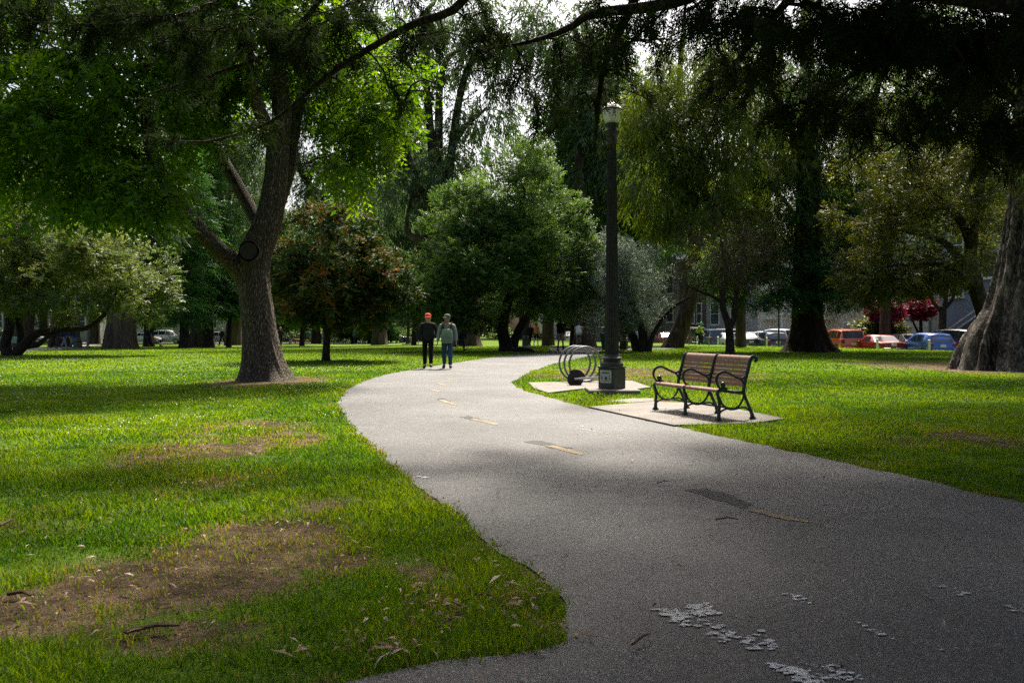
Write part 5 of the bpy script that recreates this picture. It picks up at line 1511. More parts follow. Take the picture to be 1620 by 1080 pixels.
# --- magenta blossom trees and a pollard by the houses
for i, (px, Y, py, w, h, lab) in enumerate([(1403, 64, 490, 24, 19, 'wide magenta blossom tree in front of the garage'), (1457, 66, 488, 15, 13, 'smaller magenta blossom tree beside the pollard trunk')]):
    b = GY(px + 14 * (1 - i), Y); b.z = -.37; k = Y / FPX
    make_tree('blossom_tree', lab, 'magenta blossom trees', b, [T([P(px + 16 * (1 - i), 552, Y), P(px + 14 * (1 - i), 530, Y), P(px + 6 * (1 - i), 508, Y), P(px, 490, Y)], [3.5 * k, 3 * k, 2.5 * k, 1 * k], n=10, seg=.3), T([P(px + 15 * (1 - i), 535, Y), P(px - 12, 510, Y), P(px - 16, 498, Y)], [2 * k, 1.6 * k, 1 * k], n=8, seg=.3)],
              [lob(px, py, Y, w, h * .8, 1.4)], 60, dict(n=26, k=4, sl=.3, ll=.2, lw=.11, R=(.35, .35, .3), mode='broad'), BK_DARK, LF_MAG, 110 + i, twig=.012, start=.4)
b = GY(1490, 63); b.z = -.37; Y = 63; k = Y / FPX
make_tree('pollard_tree', 'dark pollarded trunk with forked arms in front of the stairs', None, b, [T([P(1491, 552, Y), P(1491, 520, Y), P(1491, 485, Y)], [6.5 * k, 5.5 * k, 5.5 * k], n=14, seg=.3), T([P(1489, 492, Y), P(1478, 480, Y), P(1472, 465, Y), P(1474, 450, Y)], [3.5 * k, 3 * k, 2.5 * k, 1.5 * k], n=10, seg=.3),
          T([P(1492, 490, Y), P(1497, 470, Y), P(1494, 450, Y)], [3.5 * k, 3 * k, 1.5 * k], n=10, seg=.3), T([P(1494, 488, Y), P(1506, 474, Y), P(1512, 455, Y)], [3.5 * k, 3 * k, 1.5 * k], n=10, seg=.3)],
          [lob(1492, 440, Y, 40, 18, 1.5)], 40, dict(n=18, k=5, sl=.3, ll=.2, lw=.1, R=(.4, .4, .3), mode='broad'), BK_DARK, LF_YEL, 120, start=.8)

# --- the wood behind everything: one of each kind, then copies
def far_tree(kind, lm, seed, h=24, w=7):
    b = Vector((0, 0, 0)); rs = np.random.default_rng(seed)
    lobes = []
    for j in range(9):
        zz = h * (.28 + .66 * j / 8); rr_ = w * (.55 + .5 * math.sin(PI * (.15 + .8 * j / 8)))
        an = rs.random() * 6.28; lobes.append((Vector((math.cos(an) * rr_ * .5, math.sin(an) * rr_ * .5, zz)), (rr_ * .62, rr_ * .62, h * .10)))
    sp = dict(n=40, k=1, ll=1.0, lw=.24, R=(1.3, 1.3, 1.5), mode='hang') if kind == 'hang' else dict(n=13, k=6, sl=.9, ll=.52, lw=.27, R=(1.2, 1.2, .9), mode='broad')
    return make_tree('backdrop_tree', 'tall', 'tall trees closing the view behind the lawn', b, [T([(0, 0, -.3), (0, 0, 2), (.4, 0, h * .4), (0, .3, h * .75), (0, 0, h * .95)], [.8, .6, .42, .25, .08], n=12, seg=1.0)], lobes, 210, sp, BK_EUCF, lm, seed, twig=.02, start=.25)
fa = far_tree('hang', LF_EUC, 201); fb = far_tree('broad', LF_BRT, 202, 21, 7); fc = far_tree('broad', LF_PIT, 203, 18, 7.5)
back = []
rb = random.Random(8)
spots = []
for px, Y in ((-260, 95), (-140, 105), (-30, 100), (70, 108), (150, 96), (240, 112), (330, 102), (420, 118), (500, 108), (590, 124), (660, 112), (745, 128), (830, 105), (900, 118), (985, 96), (1060, 112), (1130, 120), (1210, 110), (1300, 125), (1400, 112), (1500, 122), (1600, 112), (1720, 118), (1840, 105),
              (20, 140), (200, 142), (380, 145), (560, 150), (720, 152), (880, 146), (1040, 148)):
    spots.append((px, Y))
kinds = [(fa, 'tall hanging-leaved eucalyptus in the wood closing the view'), (fb, 'tall bright green tree in the wood closing the view'), (fc, 'tall dull green tree in the wood closing the view')]
used = [False] * 3
for i, (px, Y) in enumerate(spots):
    j = [0, 2, 1, 0, 0, 2, 1][i % 7]
    src, lab = kinds[j]
    o = src if not used[j] else copy_tree(src)
    used[j] = True
    o['label'] = lab
    p = GY(px, Y); s = rb.uniform(.85, 1.2)
    o.location = p; o.rotation_euler = (0, 0, rb.uniform(0, 6.28)); o.scale = (s, s, s * rb.uniform(.95, 1.25))
# ------------------------------------------------------------------ houses across the street
def wall_mat(name, col): return simple(name, col, .8, 0, .10, 3, .004)
M_WIN = simple('window_glass', (.05, .065, .08), .06, 0, .3, 1.5, 0, .9)
M_FRAME = simple('white_window_frame', (.66, .66, .65), .6)
HRZ = math.atan2(KN[1], KN[0]) - PI / 2
def house(t0, t1, d, h, col, lab, feats, trim=(.55, .55, .53), loc=None, rz=None, W=None, name='house'):
    "facade on local y=0 facing -y; x runs along the street from t1 (0) to t0 (W)"
    if loc is None:
        W = t1 - t0; x, y = street_pt(t1, d); loc = (x, y, -.36); rz = HRZ
    r = empty(name, loc, rz, lab, 'house', 'houses across the street')
    m = MB(); m.box((W / 2, 5, h / 2 - .2), (W - .06, 10, h + .4)); m.build('wall', wall_mat('wall_%d_%d_%d' % tuple(int(c * 999) for c in col), col), r)
    mt = wall_mat('trim_%d_%d_%d' % tuple(int(c * 999) for c in trim), trim)
    m = MB(); m.box((W / 2, 4.8, h + .18), (W + .16, 10.8, .36)); m.box((W / 2, -.12, h - .22), (W - .02, .24, .22)); m.build('roof', mt, r)
    for f in feats:
        k = f[0]
        if k == 'win':
            _, x, z, w, hh = f
            m = MB(); m.box((x, -.03, z), (w + .24, .10, hh + .28)); m.box((x, -.10, z - hh / 2 - .16), (w + .36, .20, .10))
            fr = m.build('window', M_FRAME, r)
            m = MB(); m.box((x, -.088, z + hh * .25 + .02), (w, .02, hh / 2 - .05)); m.box((x, -.088, z - hh * .25 - .02), (w, .02, hh / 2 - .05)); m.build('pane', M_WIN, fr)
        elif k == 'bay':
            _, x, z, w, hh = f
            m = MB(); m.prism([(x - w / 2, 0.02), (x - w * .3, -.7), (x + w * .3, -.7), (x + w / 2, .02)], hh, 'z', z); b = m.build('bay', wall_mat('bay_%d' % int(col[0] * 999), tuple(c * 1.05 for c in col)), r)
            for zz in [z - hh / 2 + 1.5 + 2.9 * q for q in range(int(hh / 2.9 + .3))]:
                m = MB(); m.box((x, -.735, zz), (w * .42, .06, 1.75)); fr = m.build('window', M_FRAME, r)
                m = MB(); m.box((x, -.772, zz + .42), (w * .34, .02, .7)); m.box((x, -.772, zz - .42), (w * .34, .02, .7)); m.build('pane', M_WIN, fr)
        elif k == 'garage':
            _, x, w, hh, c = f
            m = MB(); m.box((x, -.02, hh / 2), (w + .3, .10, hh + .15)); g_ = m.build('garage_door', mt, r)
            m = MB()
            for q in range(4): m.box((x, -.085, hh * (q + .5) / 4), (w, .04, hh / 4 - .03))
            m.build('panel', wall_mat('garage_%d' % int(c[0] * 999), c), g_)
        elif k == 'door':
            _, x, z, c = f
            m = MB(); m.box((x, -.03, z + 1.1), (1.25, .12, 2.3)); dd = m.build('door', mt, r)
            m = MB(); m.box((x, -.11, z + 1.05), (.95, .05, 2.05)); m.build('leaf', simple('door_%d' % int(c[0] * 999), c, .5), dd)
        elif k == 'stairs':
            _, x0, x1, z1, c = f
            m = MB(); n = 14
            for q in range(n):
                xa = x0 + (x1 - x0) * q / n; xb = x0 + (x1 - x0) * (q + 1) / n; zt = z1 * (q + 1) / n
                m.box(((xa + xb) / 2, -.75, zt / 2), (abs(xb - xa) - .004, 1.0, zt))
            s_ = m.build('stairs', wall_mat('stairs_%d' % int(c[0] * 999), c), r)
            for off in (.15, .75, 1.25):
                m = MB(); m.tube([(x0, -1.30, off), (x1, -1.30, z1 + off)], .05 if off < 1 else .04, 6, flat=(.6, 1.6)); m.build('rail', simple('pale_rail', (.50, .52, .55), .5), s_)
            m = MB(); dz = z1 / 2
            m.prism([(x0, .15), (x1, z1 + .15), (x1, z1 + .75), (x0, .75)], .04, 'y', -1.29); m.build('balustrade', wall_mat('stair_side', (.07, .085, .12)), s_)
        elif k == 'column':
            _, x, z, hh = f
            m = MB(); m.lathe([(.16, 0), (.16, .1), (.12, .16), (.11, hh - .2), (.15, hh - .08), (.17, hh)], 14, (x, -.9, z)); m.build('column', M_FRAME, r)
            m = MB(); m.box((x, -.6, z + hh + .12), (.9, 1.2, .22)); m.build('lintel', M_FRAME, r)
    return r
LB = (.13, .15, .18)
house(2, 9.2, 17, 10, (.14, .13, .12), 'shadowy dark house behind the giant leaning trunk', [('win', 2, 4.5, 1.2, 1.9), ('win', 5, 4.5, 1.2, 1.9), ('door', 6, 0, (.05, .04, .03))])
house(9.2, 15.9, 17, 10.5, (.17, .20, .25), 'blue-grey house with a long outside staircase behind the blue car', [('stairs', 1.0, 6.2, 3.4, LB), ('win', 1.3, 5.2, 1.1, 1.8), ('win', 4.2, 6.6, 1.2, 1.8), ('win', 1.3, 8.4, 1.1, 1.6)])
house(15.9, 22.6, 17.4, 8.5, (.30, .29, .25), 'pale house with a wide garage and green awning behind the magenta blossoms', [('garage', 3.4, 3.6, 2.3, (.46, .43, .36)), ('win', 1.8, 5.0, 1.3, 1.8), ('win', 5.0, 5.0, 1.3, 1.8)], trim=(.12, .17, .13))
house(22.6, 30, 17, 10, (.40, .36, .28), 'cream house hidden behind the yellow-green shrub', [('bay', 2.0, 5.5, 2.6, 6), ('garage', 5.3, 2.6, 2.2, (.30, .27, .24)), ('win', 5.5, 5.0, 1.2, 1.9)])
house(30, 37.6, 17, 10.5, (.52, .50, .46), 'off-white house with yellow door posts behind the redwood', [('bay', 2.1, 5.6, 2.7, 6), ('door', 5.5, 1.0, (.42, .26, .07)), ('win', 5.6, 5.5, 1.2, 1.9), ('column', 4.6, .4, 2.6), ('column', 6.6, .4, 2.6)])
house(37.6, 46, 17, 10.5, (.31, .32, .34), 'light grey house with tall white sash windows behind the forked tree', [('win', 1.6, 3.3, 1.3, 2.3), ('bay', 5.6, 5.4, 3.0, 6.2), ('win', 1.6, 7.0, 1.3, 2.0), ('garage', 2.2, 2.4, 1.5, (.2, .2, .21))])
house(46, 51, 17, 9.5, (.105, .085, .075), 'dark brown house with white posts behind the boxy off-roader', [('win', 1.2, 3.4, .7, 2.2), ('win', 2.5, 3.4, .7, 2.2), ('win', 3.8, 3.4, .7, 2.2), ('win', 2.5, 6.8, 1.4, 1.8)])
house(51, 58, 17, 10, (.26, .23, .22), 'taupe house with narrow windows behind the leaning eucalyptus', [('bay', 2.0, 5.4, 2.6, 6), ('win', 5.2, 3.5, 1.1, 2.0), ('win', 5.2, 7.0, 1.1, 2.0)])
house(58, 67, 17, 11, (.42, .42, .41), 'pale grey house left of the leaning eucalyptus trunk', [('bay', 2.2, 5.4, 2.8, 6), ('win', 6.2, 3.5, 1.2, 2.0), ('win', 6.2, 7.0, 1.2, 2.0)])
house(67, 77, 17, 10.5, (.50, .47, .42), 'tan house glimpsed behind the second lamp post', [('bay', 2.2, 5.4, 2.8, 6), ('win', 6.5, 3.5, 1.4, 2.0)])
house(77, 88, 17, 11, (.55, .55, .54), 'white house glimpsed between trunks behind the white saloon', [('bay', 2.4, 5.4, 2.8, 6), ('win', 6.5, 3.5, 1.4, 2.0), ('win', 8.5, 3.5, 1.2, 2.0)])
house(0, 0, 0, 9, (.34, .34, .35), 'long pale grey house far behind the thick trunks', [('win', 2 + 3 * q, 3.2, 1.4, 1.9) for q in range(6)] + [('win', 2 + 3 * q, 6.4, 1.4, 1.9) for q in range(6)], loc=GY(-60, 124), rz=.1, W=20)
house(0, 0, 0, 8, (.45, .44, .42), 'low cream house far behind the conifers', [('win', 2 + 3.2 * q, 3.2, 1.5, 1.9) for q in range(5)] + [('door', 16.3, 0, (.12, .08, .06))], loc=GY(215, 128), rz=.05, W=18)
house(0, 0, 0, 8.5, (.36, .30, .26), 'brownish house far behind the lone walker', [('win', 2 + 3.4 * q, 3.2, 1.5, 1.9) for q in range(4)] + [('door', 14.6, 0, (.3, .3, .3))], loc=GY(405, 132), rz=.0, W=16)
# far street along the other side of the lawn
V = []; F = []
for i, px in enumerate(range(-400, 760, 20)):
    a = GY(px, 108); b_ = GY(px, 119); V += [(a.x, a.y, a.z + .03), (b_.x, b_.y, b_.z + .03)]
    if i: F.append((2 * i - 2, 2 * i - 1, 2 * i + 1, 2 * i))
me = bpy.data.meshes.new('road'); me.from_pydata(V, [], [tuple(reversed(f)) for f in F]); me.update()
tag(link_mesh('road', me, M_CONC), 'pale far street beyond the lawn', kind='structure')
# dark clipped hedges closing the far lawn
def hedge(px0, px1, Y, h, lab, lm, seed):
    rng = np.random.default_rng(seed); a = GY(px0, Y); b_ = GY(px1, Y); L_ = (b_ - a).length; n = int(L_ * 5)
    cen = np.array([tuple(a.lerp(b_, rng.random())) for _ in range(n)]); cen[:, 2] += rng.random(n) ** .8 * h * (.75 + .4 * vn(np.c_[cen[:, 0] * .25, cen[:, 1] * 0, np.full(n, seed)]))
    cen[:, 1] += rng.normal(size=n) * .7
    V, F, T_ = foliage(rng, cen, nrmz(rng.normal(size=(n, 3))), dict(n=9, k=5, sl=.5, ll=.34, lw=.2, R=(.6, .6, .5), mode='broad'))
    me = np_mesh('hedge', V - np.array(tuple(a)), F, {'tint': T_})
    o = link_mesh('hedge', me, lm, None, a); tag(o, lab, 'hedge', 'hedges at the far edge of the lawn')
hedge(380, 560, 126, 3.4, 'dim grey-green hedge behind the two people with the tan dog', LF_EUC, 301)
hedge(560, 800, 124, 4.2, 'dark hedge behind the dark blue saloon', LF_PIT, 302)
hedge(-120, 120, 121, 2.6, 'low hedge behind the three strollers', LF_EUC, 303)
hedge(790, 900, 112, 3.0, 'shaded hedge behind the person in orange', LF_PIT, 304)

# ------------------------------------------------------------------ people
SKIN = [simple('skin_light', (.42, .25, .18), .55, 0, .06), simple('skin_tan', (.30, .165, .11), .55, 0, .06), simple('skin_dark', (.11, .06, .04), .55, 0, .06)]
def cloth(c): return simple('cloth_%d_%d_%d' % tuple(int(k * 999) for k in c), c, .85, 0, .22, 18, .004, .15)
HAIR = simple('dark_hair', (.02, .014, .010), .6)
def skin_obj(name, verts, edges, mat, parent, sub=2):
    "verts: list of (pos, radius); first is the root"
    me = bpy.data.meshes.new(name)
    me.from_pydata([tuple(v[0]) for v in verts], edges, []); me.update()
    o = link_mesh(name, me, None, parent)
    md = o.modifiers.new('skin', 'SKIN'); md.use_smooth_shade = True; md.branch_smoothing = .6
    lay = me.skin_vertices[0].data if len(me.skin_vertices) else None
    for i, v in enumerate(verts):
        r = v[1] if hasattr(v[1], '__len__') else (v[1], v[1])
        lay[i].radius = r; lay[i].use_root = (i == 0)
    if sub:
        s = o.modifiers.new('sub', 'SUBSURF'); s.levels = sub; s.render_levels = sub
    me.materials.append(mat)
    return o
def person(loc, rz, h, top, legs, shoes=(.02, .02, .02), skin=0, leg=(18, -16), knee=(4, 18), arm=((-14, 12), (14, 14)), arm_out=(9, 9), cap=None, hair=(.03, .02, .015), shorts=False, sleeves=True, detail=False,
           label='', group=None, head_turn=0.0, lean=0.0, raise_hand=None, pocket=None, sit=False, long_hair=False, socks=None, child_of=None):
    """faces local -Y; leg: hip pitch of the figure's (-x, +x) legs, arm: (shoulder pitch, elbow bend)"""
    root_mesh_pts = {}
    s = h / 1.76
    def rx(v, a):
        c, n = math.cos(a), math.sin(a); return Vector((v.x, v.y * c - v.z * n, v.y * n + v.z * c))
    J = {}
    hipz = .92
    for k, sx in enumerate((-1, 1)):
        a = rad(leg[k]); b = a - rad(knee[k])
        H = Vector((sx * .092, 0, hipz))
        Kn = H + Vector((sx * .008, -math.sin(a) * .43, -math.cos(a) * .43))
        An = Kn + Vector((sx * .004, -math.sin(b) * .42, -math.cos(b) * .42))
        pitch = rad(-8) if leg[k] > 3 else rad(18) if leg[k] < -3 else 0
        hd = Vector((0, .045, -.055)); toe = Vector((sx * .02, -.17, -.045))
        J['h%d' % k], J['k%d' % k], J['a%d' % k] = H, Kn, An
        J['e%d' % k] = An + rx(hd, pitch); J['t%d' % k] = An + rx(toe, pitch)
        J['b%d' % k] = An + rx(Vector((sx * .012, -.09, -.05)), pitch)
        sh = Vector((sx * .19, 0, 1.43)); 
        if raise_hand == k:
            el = sh + Vector((sx * .10, -.16, -.20)); wr = el + Vector((-sx * .06, -.12, .20)); hn = wr + Vector((-sx * .04, .0, .09)); fd = Vector((-sx * .3, .1, 1)).normalized()
        elif pocket == k:
            el = sh + Vector((sx * .10, .09, -.28)); wr = el + Vector((-sx * .09, -.16, -.18)); hn = wr + Vector((-sx * .03, -.05, -.07)); fd = Vector((-sx * .2, -.4, -1)).normalized()
        else:
            a1 = rad(arm[k][0]); a2 = a1 + rad(arm[k][1]); o_ = math.sin(rad(arm_out[k]))
            el = sh + Vector((sx * o_ * .30, -math.sin(a1) * .295, -math.cos(a1) * .295)); wr = el + Vector((sx * o_ * .10, -math.sin(a2) * .255, -math.cos(a2) * .255)); fd = (wr - el).normalized(); hn = wr + fd * .085
        J['s%d' % k], J['l%d' % k], J['w%d' % k], J['n%d' % k], J['f%d' % k] = sh, el, wr, hn, fd
    if sit:
        for k in (0, 1): pass
    low = min(J['e0'].z, J['e1'].z, J['t0'].z, J['t1'].z) - .032
    lift = -low
    up = {'s', 'l', 'w', 'n'}
    L_ = rad(lean)
    def U(v):  # upper body lean about the hips
        d = v - Vector((0, 0, hipz)); c, n = math.cos(L_), math.sin(L_)
        return Vector((d.x, d.y * c - d.z * n, d.y * n + d.z * c)) + Vector((0, 0, hipz))
    for k in list(J):
        if k[0] in up: J[k] = U(J[k])
    E = []; B = []
    def add(lst, ed, p, r, par):
        lst.append((p, r))
        if par is not None: ed.append((par, len(lst) - 1))
        return len(lst) - 1
    p0 = add(B, E, Vector((0, 0, .97)), (.12, .09), None)
    p1 = add(B, E, U(Vector((0, 0, 1.15))), (.115, .085), p0)
    p2 = add(B, E, U(Vector((0, 0, 1.36))), (.13, .09), p1)
    p3 = add(B, E, U(Vector((0, .005, 1.49))), .058, p2)
    ht = rad(head_turn)
    fx = Vector((math.sin(ht), -math.cos(ht), 0)); sxv = Vector((math.cos(ht), math.sin(ht), 0))
    hc = lambda f, z, s_=0: U(Vector((0, -.01, z)) + fx * f + sxv * s_)
    p4 = add(B, E, hc(.022, 1.580), .082, p3)
    p5 = add(B, E, hc(.014, 1.655), .104, p4)
    p6 = add(B, E, hc(.0, 1.725), .085, p5)
    for k in (0, 1):
        c = add(B, E, U(Vector(((-1, 1)[k] * .10, 0, 1.42))), .062, p2)
        a = add(B, E, J['s%d' % k], .055, c); a = add(B, E, J['l%d' % k], .041, a); w = add(B, E, J['w%d' % k], .028, a)
        hn = add(B, E, J['n%d' % k] - J['f%d' % k] * .035, .034, w)
        fd = J['f%d' % k]; sidev = Vector((0, 1, 0)); sidev = (sidev - fd * sidev.dot(fd)).normalized()
        if detail:
            pm = J['n%d' % k]
            for j, off in enumerate((-.027, -.009, .009, .027)):
                L0 = (.062, .074, .07, .055)[j]
                cur = fd.cross(sidev).normalized() * (.012 if k else -.012)
                a1 = add(B, E, pm + sidev * off - fd * .004, .0105, hn); a2 = add(B, E, pm + sidev * off * 1.1 + fd * L0 * .55 + cur, .0095, a1); add(B, E, pm + sidev * off * 1.1 + fd * L0 + cur * 2.6, .008, a2)
            a1 = add(B, E, J['w%d' % k] + fd * .04 - sidev * .038, .0125, hn); add(B, E, J['w%d' % k] + fd * .085 - sidev * .052, .010, a1)
        else:
            a1 = add(B, E, J['n%d' % k] + fd * .06, .022, hn)
        hp = add(B, E, J['h%d' % k], .085, p0); a = add(B, E, J['k%d' % k], .055, hp); a = add(B, E, J['a%d' % k], .038, a)
        add(B, E, J['e%d' % k] + Vector((0, 0, .012)), .03, a); add(B, E, J['t%d' % k] + Vector((0, .03, .01)), .026, a)
    body = skin_obj('person', B, E, SKIN[skin], None)
    body.location = Vector(loc) + Vector((0, 0, lift * s)); body.rotation_euler = (0, 0, rz); body.scale = (s * 1.06, s * 1.06, s)
    tag(body, label, 'person', group)
    # top
    T_ = []; E = []
    q0 = add(T_, E, Vector((0, 0, .80 if detail else .86)), (.205, .150), None); q1 = add(T_, E, U(Vector((0, 0, 1.0))), (.208, .150), q0); q2 = add(T_, E, U(Vector((0, 0, 1.17))), (.205, .145), q1); q2 = add(T_, E, U(Vector((0, 0, 1.33))), (.195, .13), q2); q3 = add(T_, E, U(Vector((0, 0, 1.43))), (.15, .105), q2); add(T_, E, U(Vector((0, 0, 1.535))), .080, q3)
    for k in (0, 1):
        a = add(T_, E, J['s%d' % k] - Vector((0, 0, .01)), .078, q3)
        if sleeves:
            a = add(T_, E, J['l%d' % k], .066, a); add(T_, E, J['w%d' % k] - J['f%d' % k] * .01, .052, a)
        else:
            add(T_, E, J['s%d' % k].lerp(J['l%d' % k], .6), .062, a)
    skin_obj('jacket' if sleeves else 'shirt', T_, E, cloth(top), body)
    T_ = []; E = []
    q0 = add(T_, E, Vector((0, 0, .955)), (.135, .11), None)
    for k in (0, 1):
        a = add(T_, E, J['h%d' % k] - Vector((0, 0, .03)), .103, q0)
        if shorts: add(T_, E, J['h%d' % k].lerp(J['k%d' % k], .85), .088, a)
        else:
            a = add(T_, E, J['k%d' % k], .076, a); add(T_, E, J['a%d' % k] + Vector((0, 0, .0)), .066, a)
    skin_obj('shorts' if shorts else 'trousers', T_, E, cloth(legs), body)
    for k in (0, 1):
        hl = J['e%d' % k] + Vector((0, .035, -.03)); to = J['t%d' % k] + Vector((0, -.045, -.028)); ax_ = to - hl; fl = ax_.length; ax_.normalize(); sv = Vector((0, 0, 1)).cross(ax_).normalized(); uv = ax_.cross(sv)
        if uv.z < 0: uv = -uv
        m = MB(); V = []; F = []; nr = 14
        for (t, w, hh) in ((0, .012, .035), (.03, .030, .062), (.12, .038, .085), (.30, .040, .098), (.42, .042, .085), (.58, .046, .068), (.78, .047, .058), (.92, .036, .046), (.985, .018, .030), (1.0, .004, .018)):
            for q in range(nr):
                a = 2 * PI * q / nr; z_ = .5 + .5 * math.copysign(abs(math.sin(a)) ** .55, math.sin(a))
                V.append(hl + ax_ * (t * fl) + sv * (w * math.copysign(abs(math.cos(a)) ** .7, math.cos(a))) + uv * (hh * z_))
        for i in range(9):
            for q in range(nr): F.append((i * nr + q, i * nr + (q + 1) % nr, i * nr + nr + (q + 1) % nr, i * nr + nr + q))
        F.append(tuple(range(nr))); m.add(V, F); m.build('shoe', cloth(shoes), body)
        if socks:
            T_ = []; E = []; a = add(T_, E, J['a%d' % k], .048, None); add(T_, E, J['a%d' % k].lerp(J['k%d' % k], .5), .058, a); skin_obj('sock', T_, E, cloth(socks), body)
    hm = Matrix.Translation(hc(0, 1.690 if cap else 1.672)) @ Matrix.Rotation(L_, 4, 'X') @ Matrix.Rotation(ht, 4, 'Z')
    if cap:
        m = MB(); m.M = hm; m.lathe([(.100, -.012), (.103, .02), (.095, .06), (.070, .092), (.030, .108), (.004, .110)], 20)
        for v in range(len(m.v)): pass
        n = 9; V = []; F = []
        for i in range(n):
            a = PI * (1.5 - .32 + .64 * i / (n - 1)); V.append((.098 * math.cos(a), .098 * math.sin(a), .004)); 
        for i in range(n):
            a = PI * (1.5 - .30 + .60 * i / (n - 1)); f = 1 - abs(i - (n - 1) / 2) / (n - 1) * .5; V.append((.100 * math.cos(a), .10 * math.sin(a) - .085 * f, -.012))
        for v in list(V): V.append((v[0], v[1], v[2] - .008))
        for i in range(n - 1): F += [(i, i + n, i + n + 1, i + 1), (i + 2 * n, i + 1 + 2 * n, i + n + 1 + 2 * n, i + n + 2 * n), (i + n, i + 3 * n, i + 1 + 3 * n, i + n + 1)]
        m.add(V, F); m.M = None
        m.build('cap', cloth(cap), body)
    m = MB(); m.M = hm
    if not cap:
        m.ball((0, .012, .012), (.096, .106, .098), 14, 9)
    m.ball((0, .040, -.030), (.080, .058, .070), 12, 8)
    if long_hair: m.ball((0, .065, -.13), (.085, .05, .14), 12, 8)
    m.M = None
    m.build('hair', simple('hair_%d_%d' % (int(hair[0] * 999), int(hair[2] * 999)), hair, .7), body)
    if detail:
        m = MB(); m.ball(hc(.098, 1.632), (.016, .018, .026), 10, 8); m.build('nose', SKIN[skin], body)
        for s_ in (-1, 1):
            m = MB(); m.ball(hc(-.005, 1.640, s_ * .088), (.014, .022, .033), 10, 8); m.build('ear', SKIN[skin], body)
            m = MB(); p = hc(.090, 1.655, s_ * .032); m.ball(p, (.013, .010, .009), 8, 6); m.build('eye', simple('dark_eye', (.02, .018, .016), .3), body)
    return body
BLK = (.012, .012, .014); JEAN = (.035, .075, .14)
pA = G(677, 583.0)
person(pA, rad(3), 1.80, (.020, .021, .023), (.008, .008, .010), (.012, .012, .012), 0, leg=(-9, 22), knee=(12, 6), arm=((4, 10), (0, 10)), arm_out=(13, 10), cap=(.62, .075, .045), detail=True, pocket=1, hair=(.16, .14, .13),
       label='man in a red cap, black jacket and black trousers walking on the path', group='pair of men walking on the path')
pB = G(707.5, 583.2)
pm = person(pB, rad(2), 1.80, (.23, .28, .26), JEAN, (.02, .02, .025), 1, leg=(-12, 20), knee=(16, 4), arm=((6, 12), (-12, 20)), arm_out=(14, 12), cap=(.10, .13, .11), detail=True, head_turn=-32, hair=(.10, .09, .08),
            label='man in a grey-green cap, pale jacket and jeans carrying a sage bag on his chest', group='pair of men walking on the path')
sz = 1.80 / 1.76
bag = empty('backpack', pB, rad(2), 'sage green backpack worn on the chest of the man in jeans', 'backpack')
m = MB(); 
rings = []
for z, w, d, y0 in ((.84, .15, .05, -.150), (.90, .178, .075, -.155), (1.05, .185, .095, -.160), (1.20, .175, .085, -.158), (1.29, .145, .06, -.145), (1.315, .10, .035, -.135)):
    rings.append([(w * math.copysign(abs(math.cos(a)) ** .6, math.cos(a)), y0 + d * math.copysign(abs(math.sin(a)) ** .6, math.sin(a)), z) for a in [2 * PI * k / 20 for k in range(20)]])
V = [p for r in rings for p in r]; F = [(i * 20 + k, i * 20 + (k + 1) % 20, i * 20 + 20 + (k + 1) % 20, i * 20 + 20 + k) for i in range(5) for k in range(20)] + [tuple(range(19, -1, -1)), tuple(range(100, 120))]
m.add([tuple(c * sz for c in p) for p in V], F); m.build('bag_body', cloth((.19, .27, .19)), bag)
m = MB(); m.add([(x * sz, y * sz, z * sz) for x, y, z in ((-.11, -.258, .90), (.11, -.258, .90), (.11, -.262, 1.06), (-.11, -.262, 1.06), (-.10, -.235, .90), (.10, -.235, .90), (.10, -.235, 1.06), (-.10, -.235, 1.06))], [(0, 1, 2, 3), (0, 4, 5, 1), (1, 5, 6, 2), (2, 6, 7, 3), (3, 7, 4, 0)]); m.build('pocket', cloth((.16, .235, .165)), bag)
for s_ in (-1, 1):
    m = MB(); m.tube([Vector(p) * sz for p in ((s_ * .11, -.165, 1.27), (s_ * .13, -.150, 1.36), (s_ * .14, -.105, 1.45), (s_ * .145, -.01, 1.515), (s_ * .15, .10, 1.42))], .024, 8, flat=(1.5, .5)); m.build('strap', cloth((.045, .018, .026)), bag)

person(GY(887, 47.2), rad(150), 1.86, BLK, (.36, .27, .20), (.012, .012, .012), 0, leg=(6, -6), knee=(0, 4), sleeves=False, shorts=True, raise_hand=0, hair=(.05, .025, .015), socks=(.03, .022, .02), label='man in black top and tan shorts standing with a hand to his head')
person(GY(848, 62), rad(170), 1.72, (.55, .22, .07), BLK, (.5, .5, .5), 0, sleeves=False, shorts=True, label='person in an orange top and black shorts under the dark trees')
person(GY(838.5, 62), rad(20), 1.66, BLK, BLK, label='person in black beside the lamp post under the dark trees', skin=1)
person(GY(730, 49), rad(60), 1.55, (.03, .06, .14), (.02, .04, .10), BLK, 0, leg=(34, -34), knee=(30, 30), lean=22, label='runner in navy just behind the man with the sage bag', socks=(.6, .6, .6))
person(GY(724, 70), rad(20), 1.70, (.60, .45, .45), (.03, .04, .10), (.6, .6, .6), 0, shorts=True, sleeves=False, label='person in a pale pink top farther off behind the two men')
G5 = 'people standing together on the far lawn'
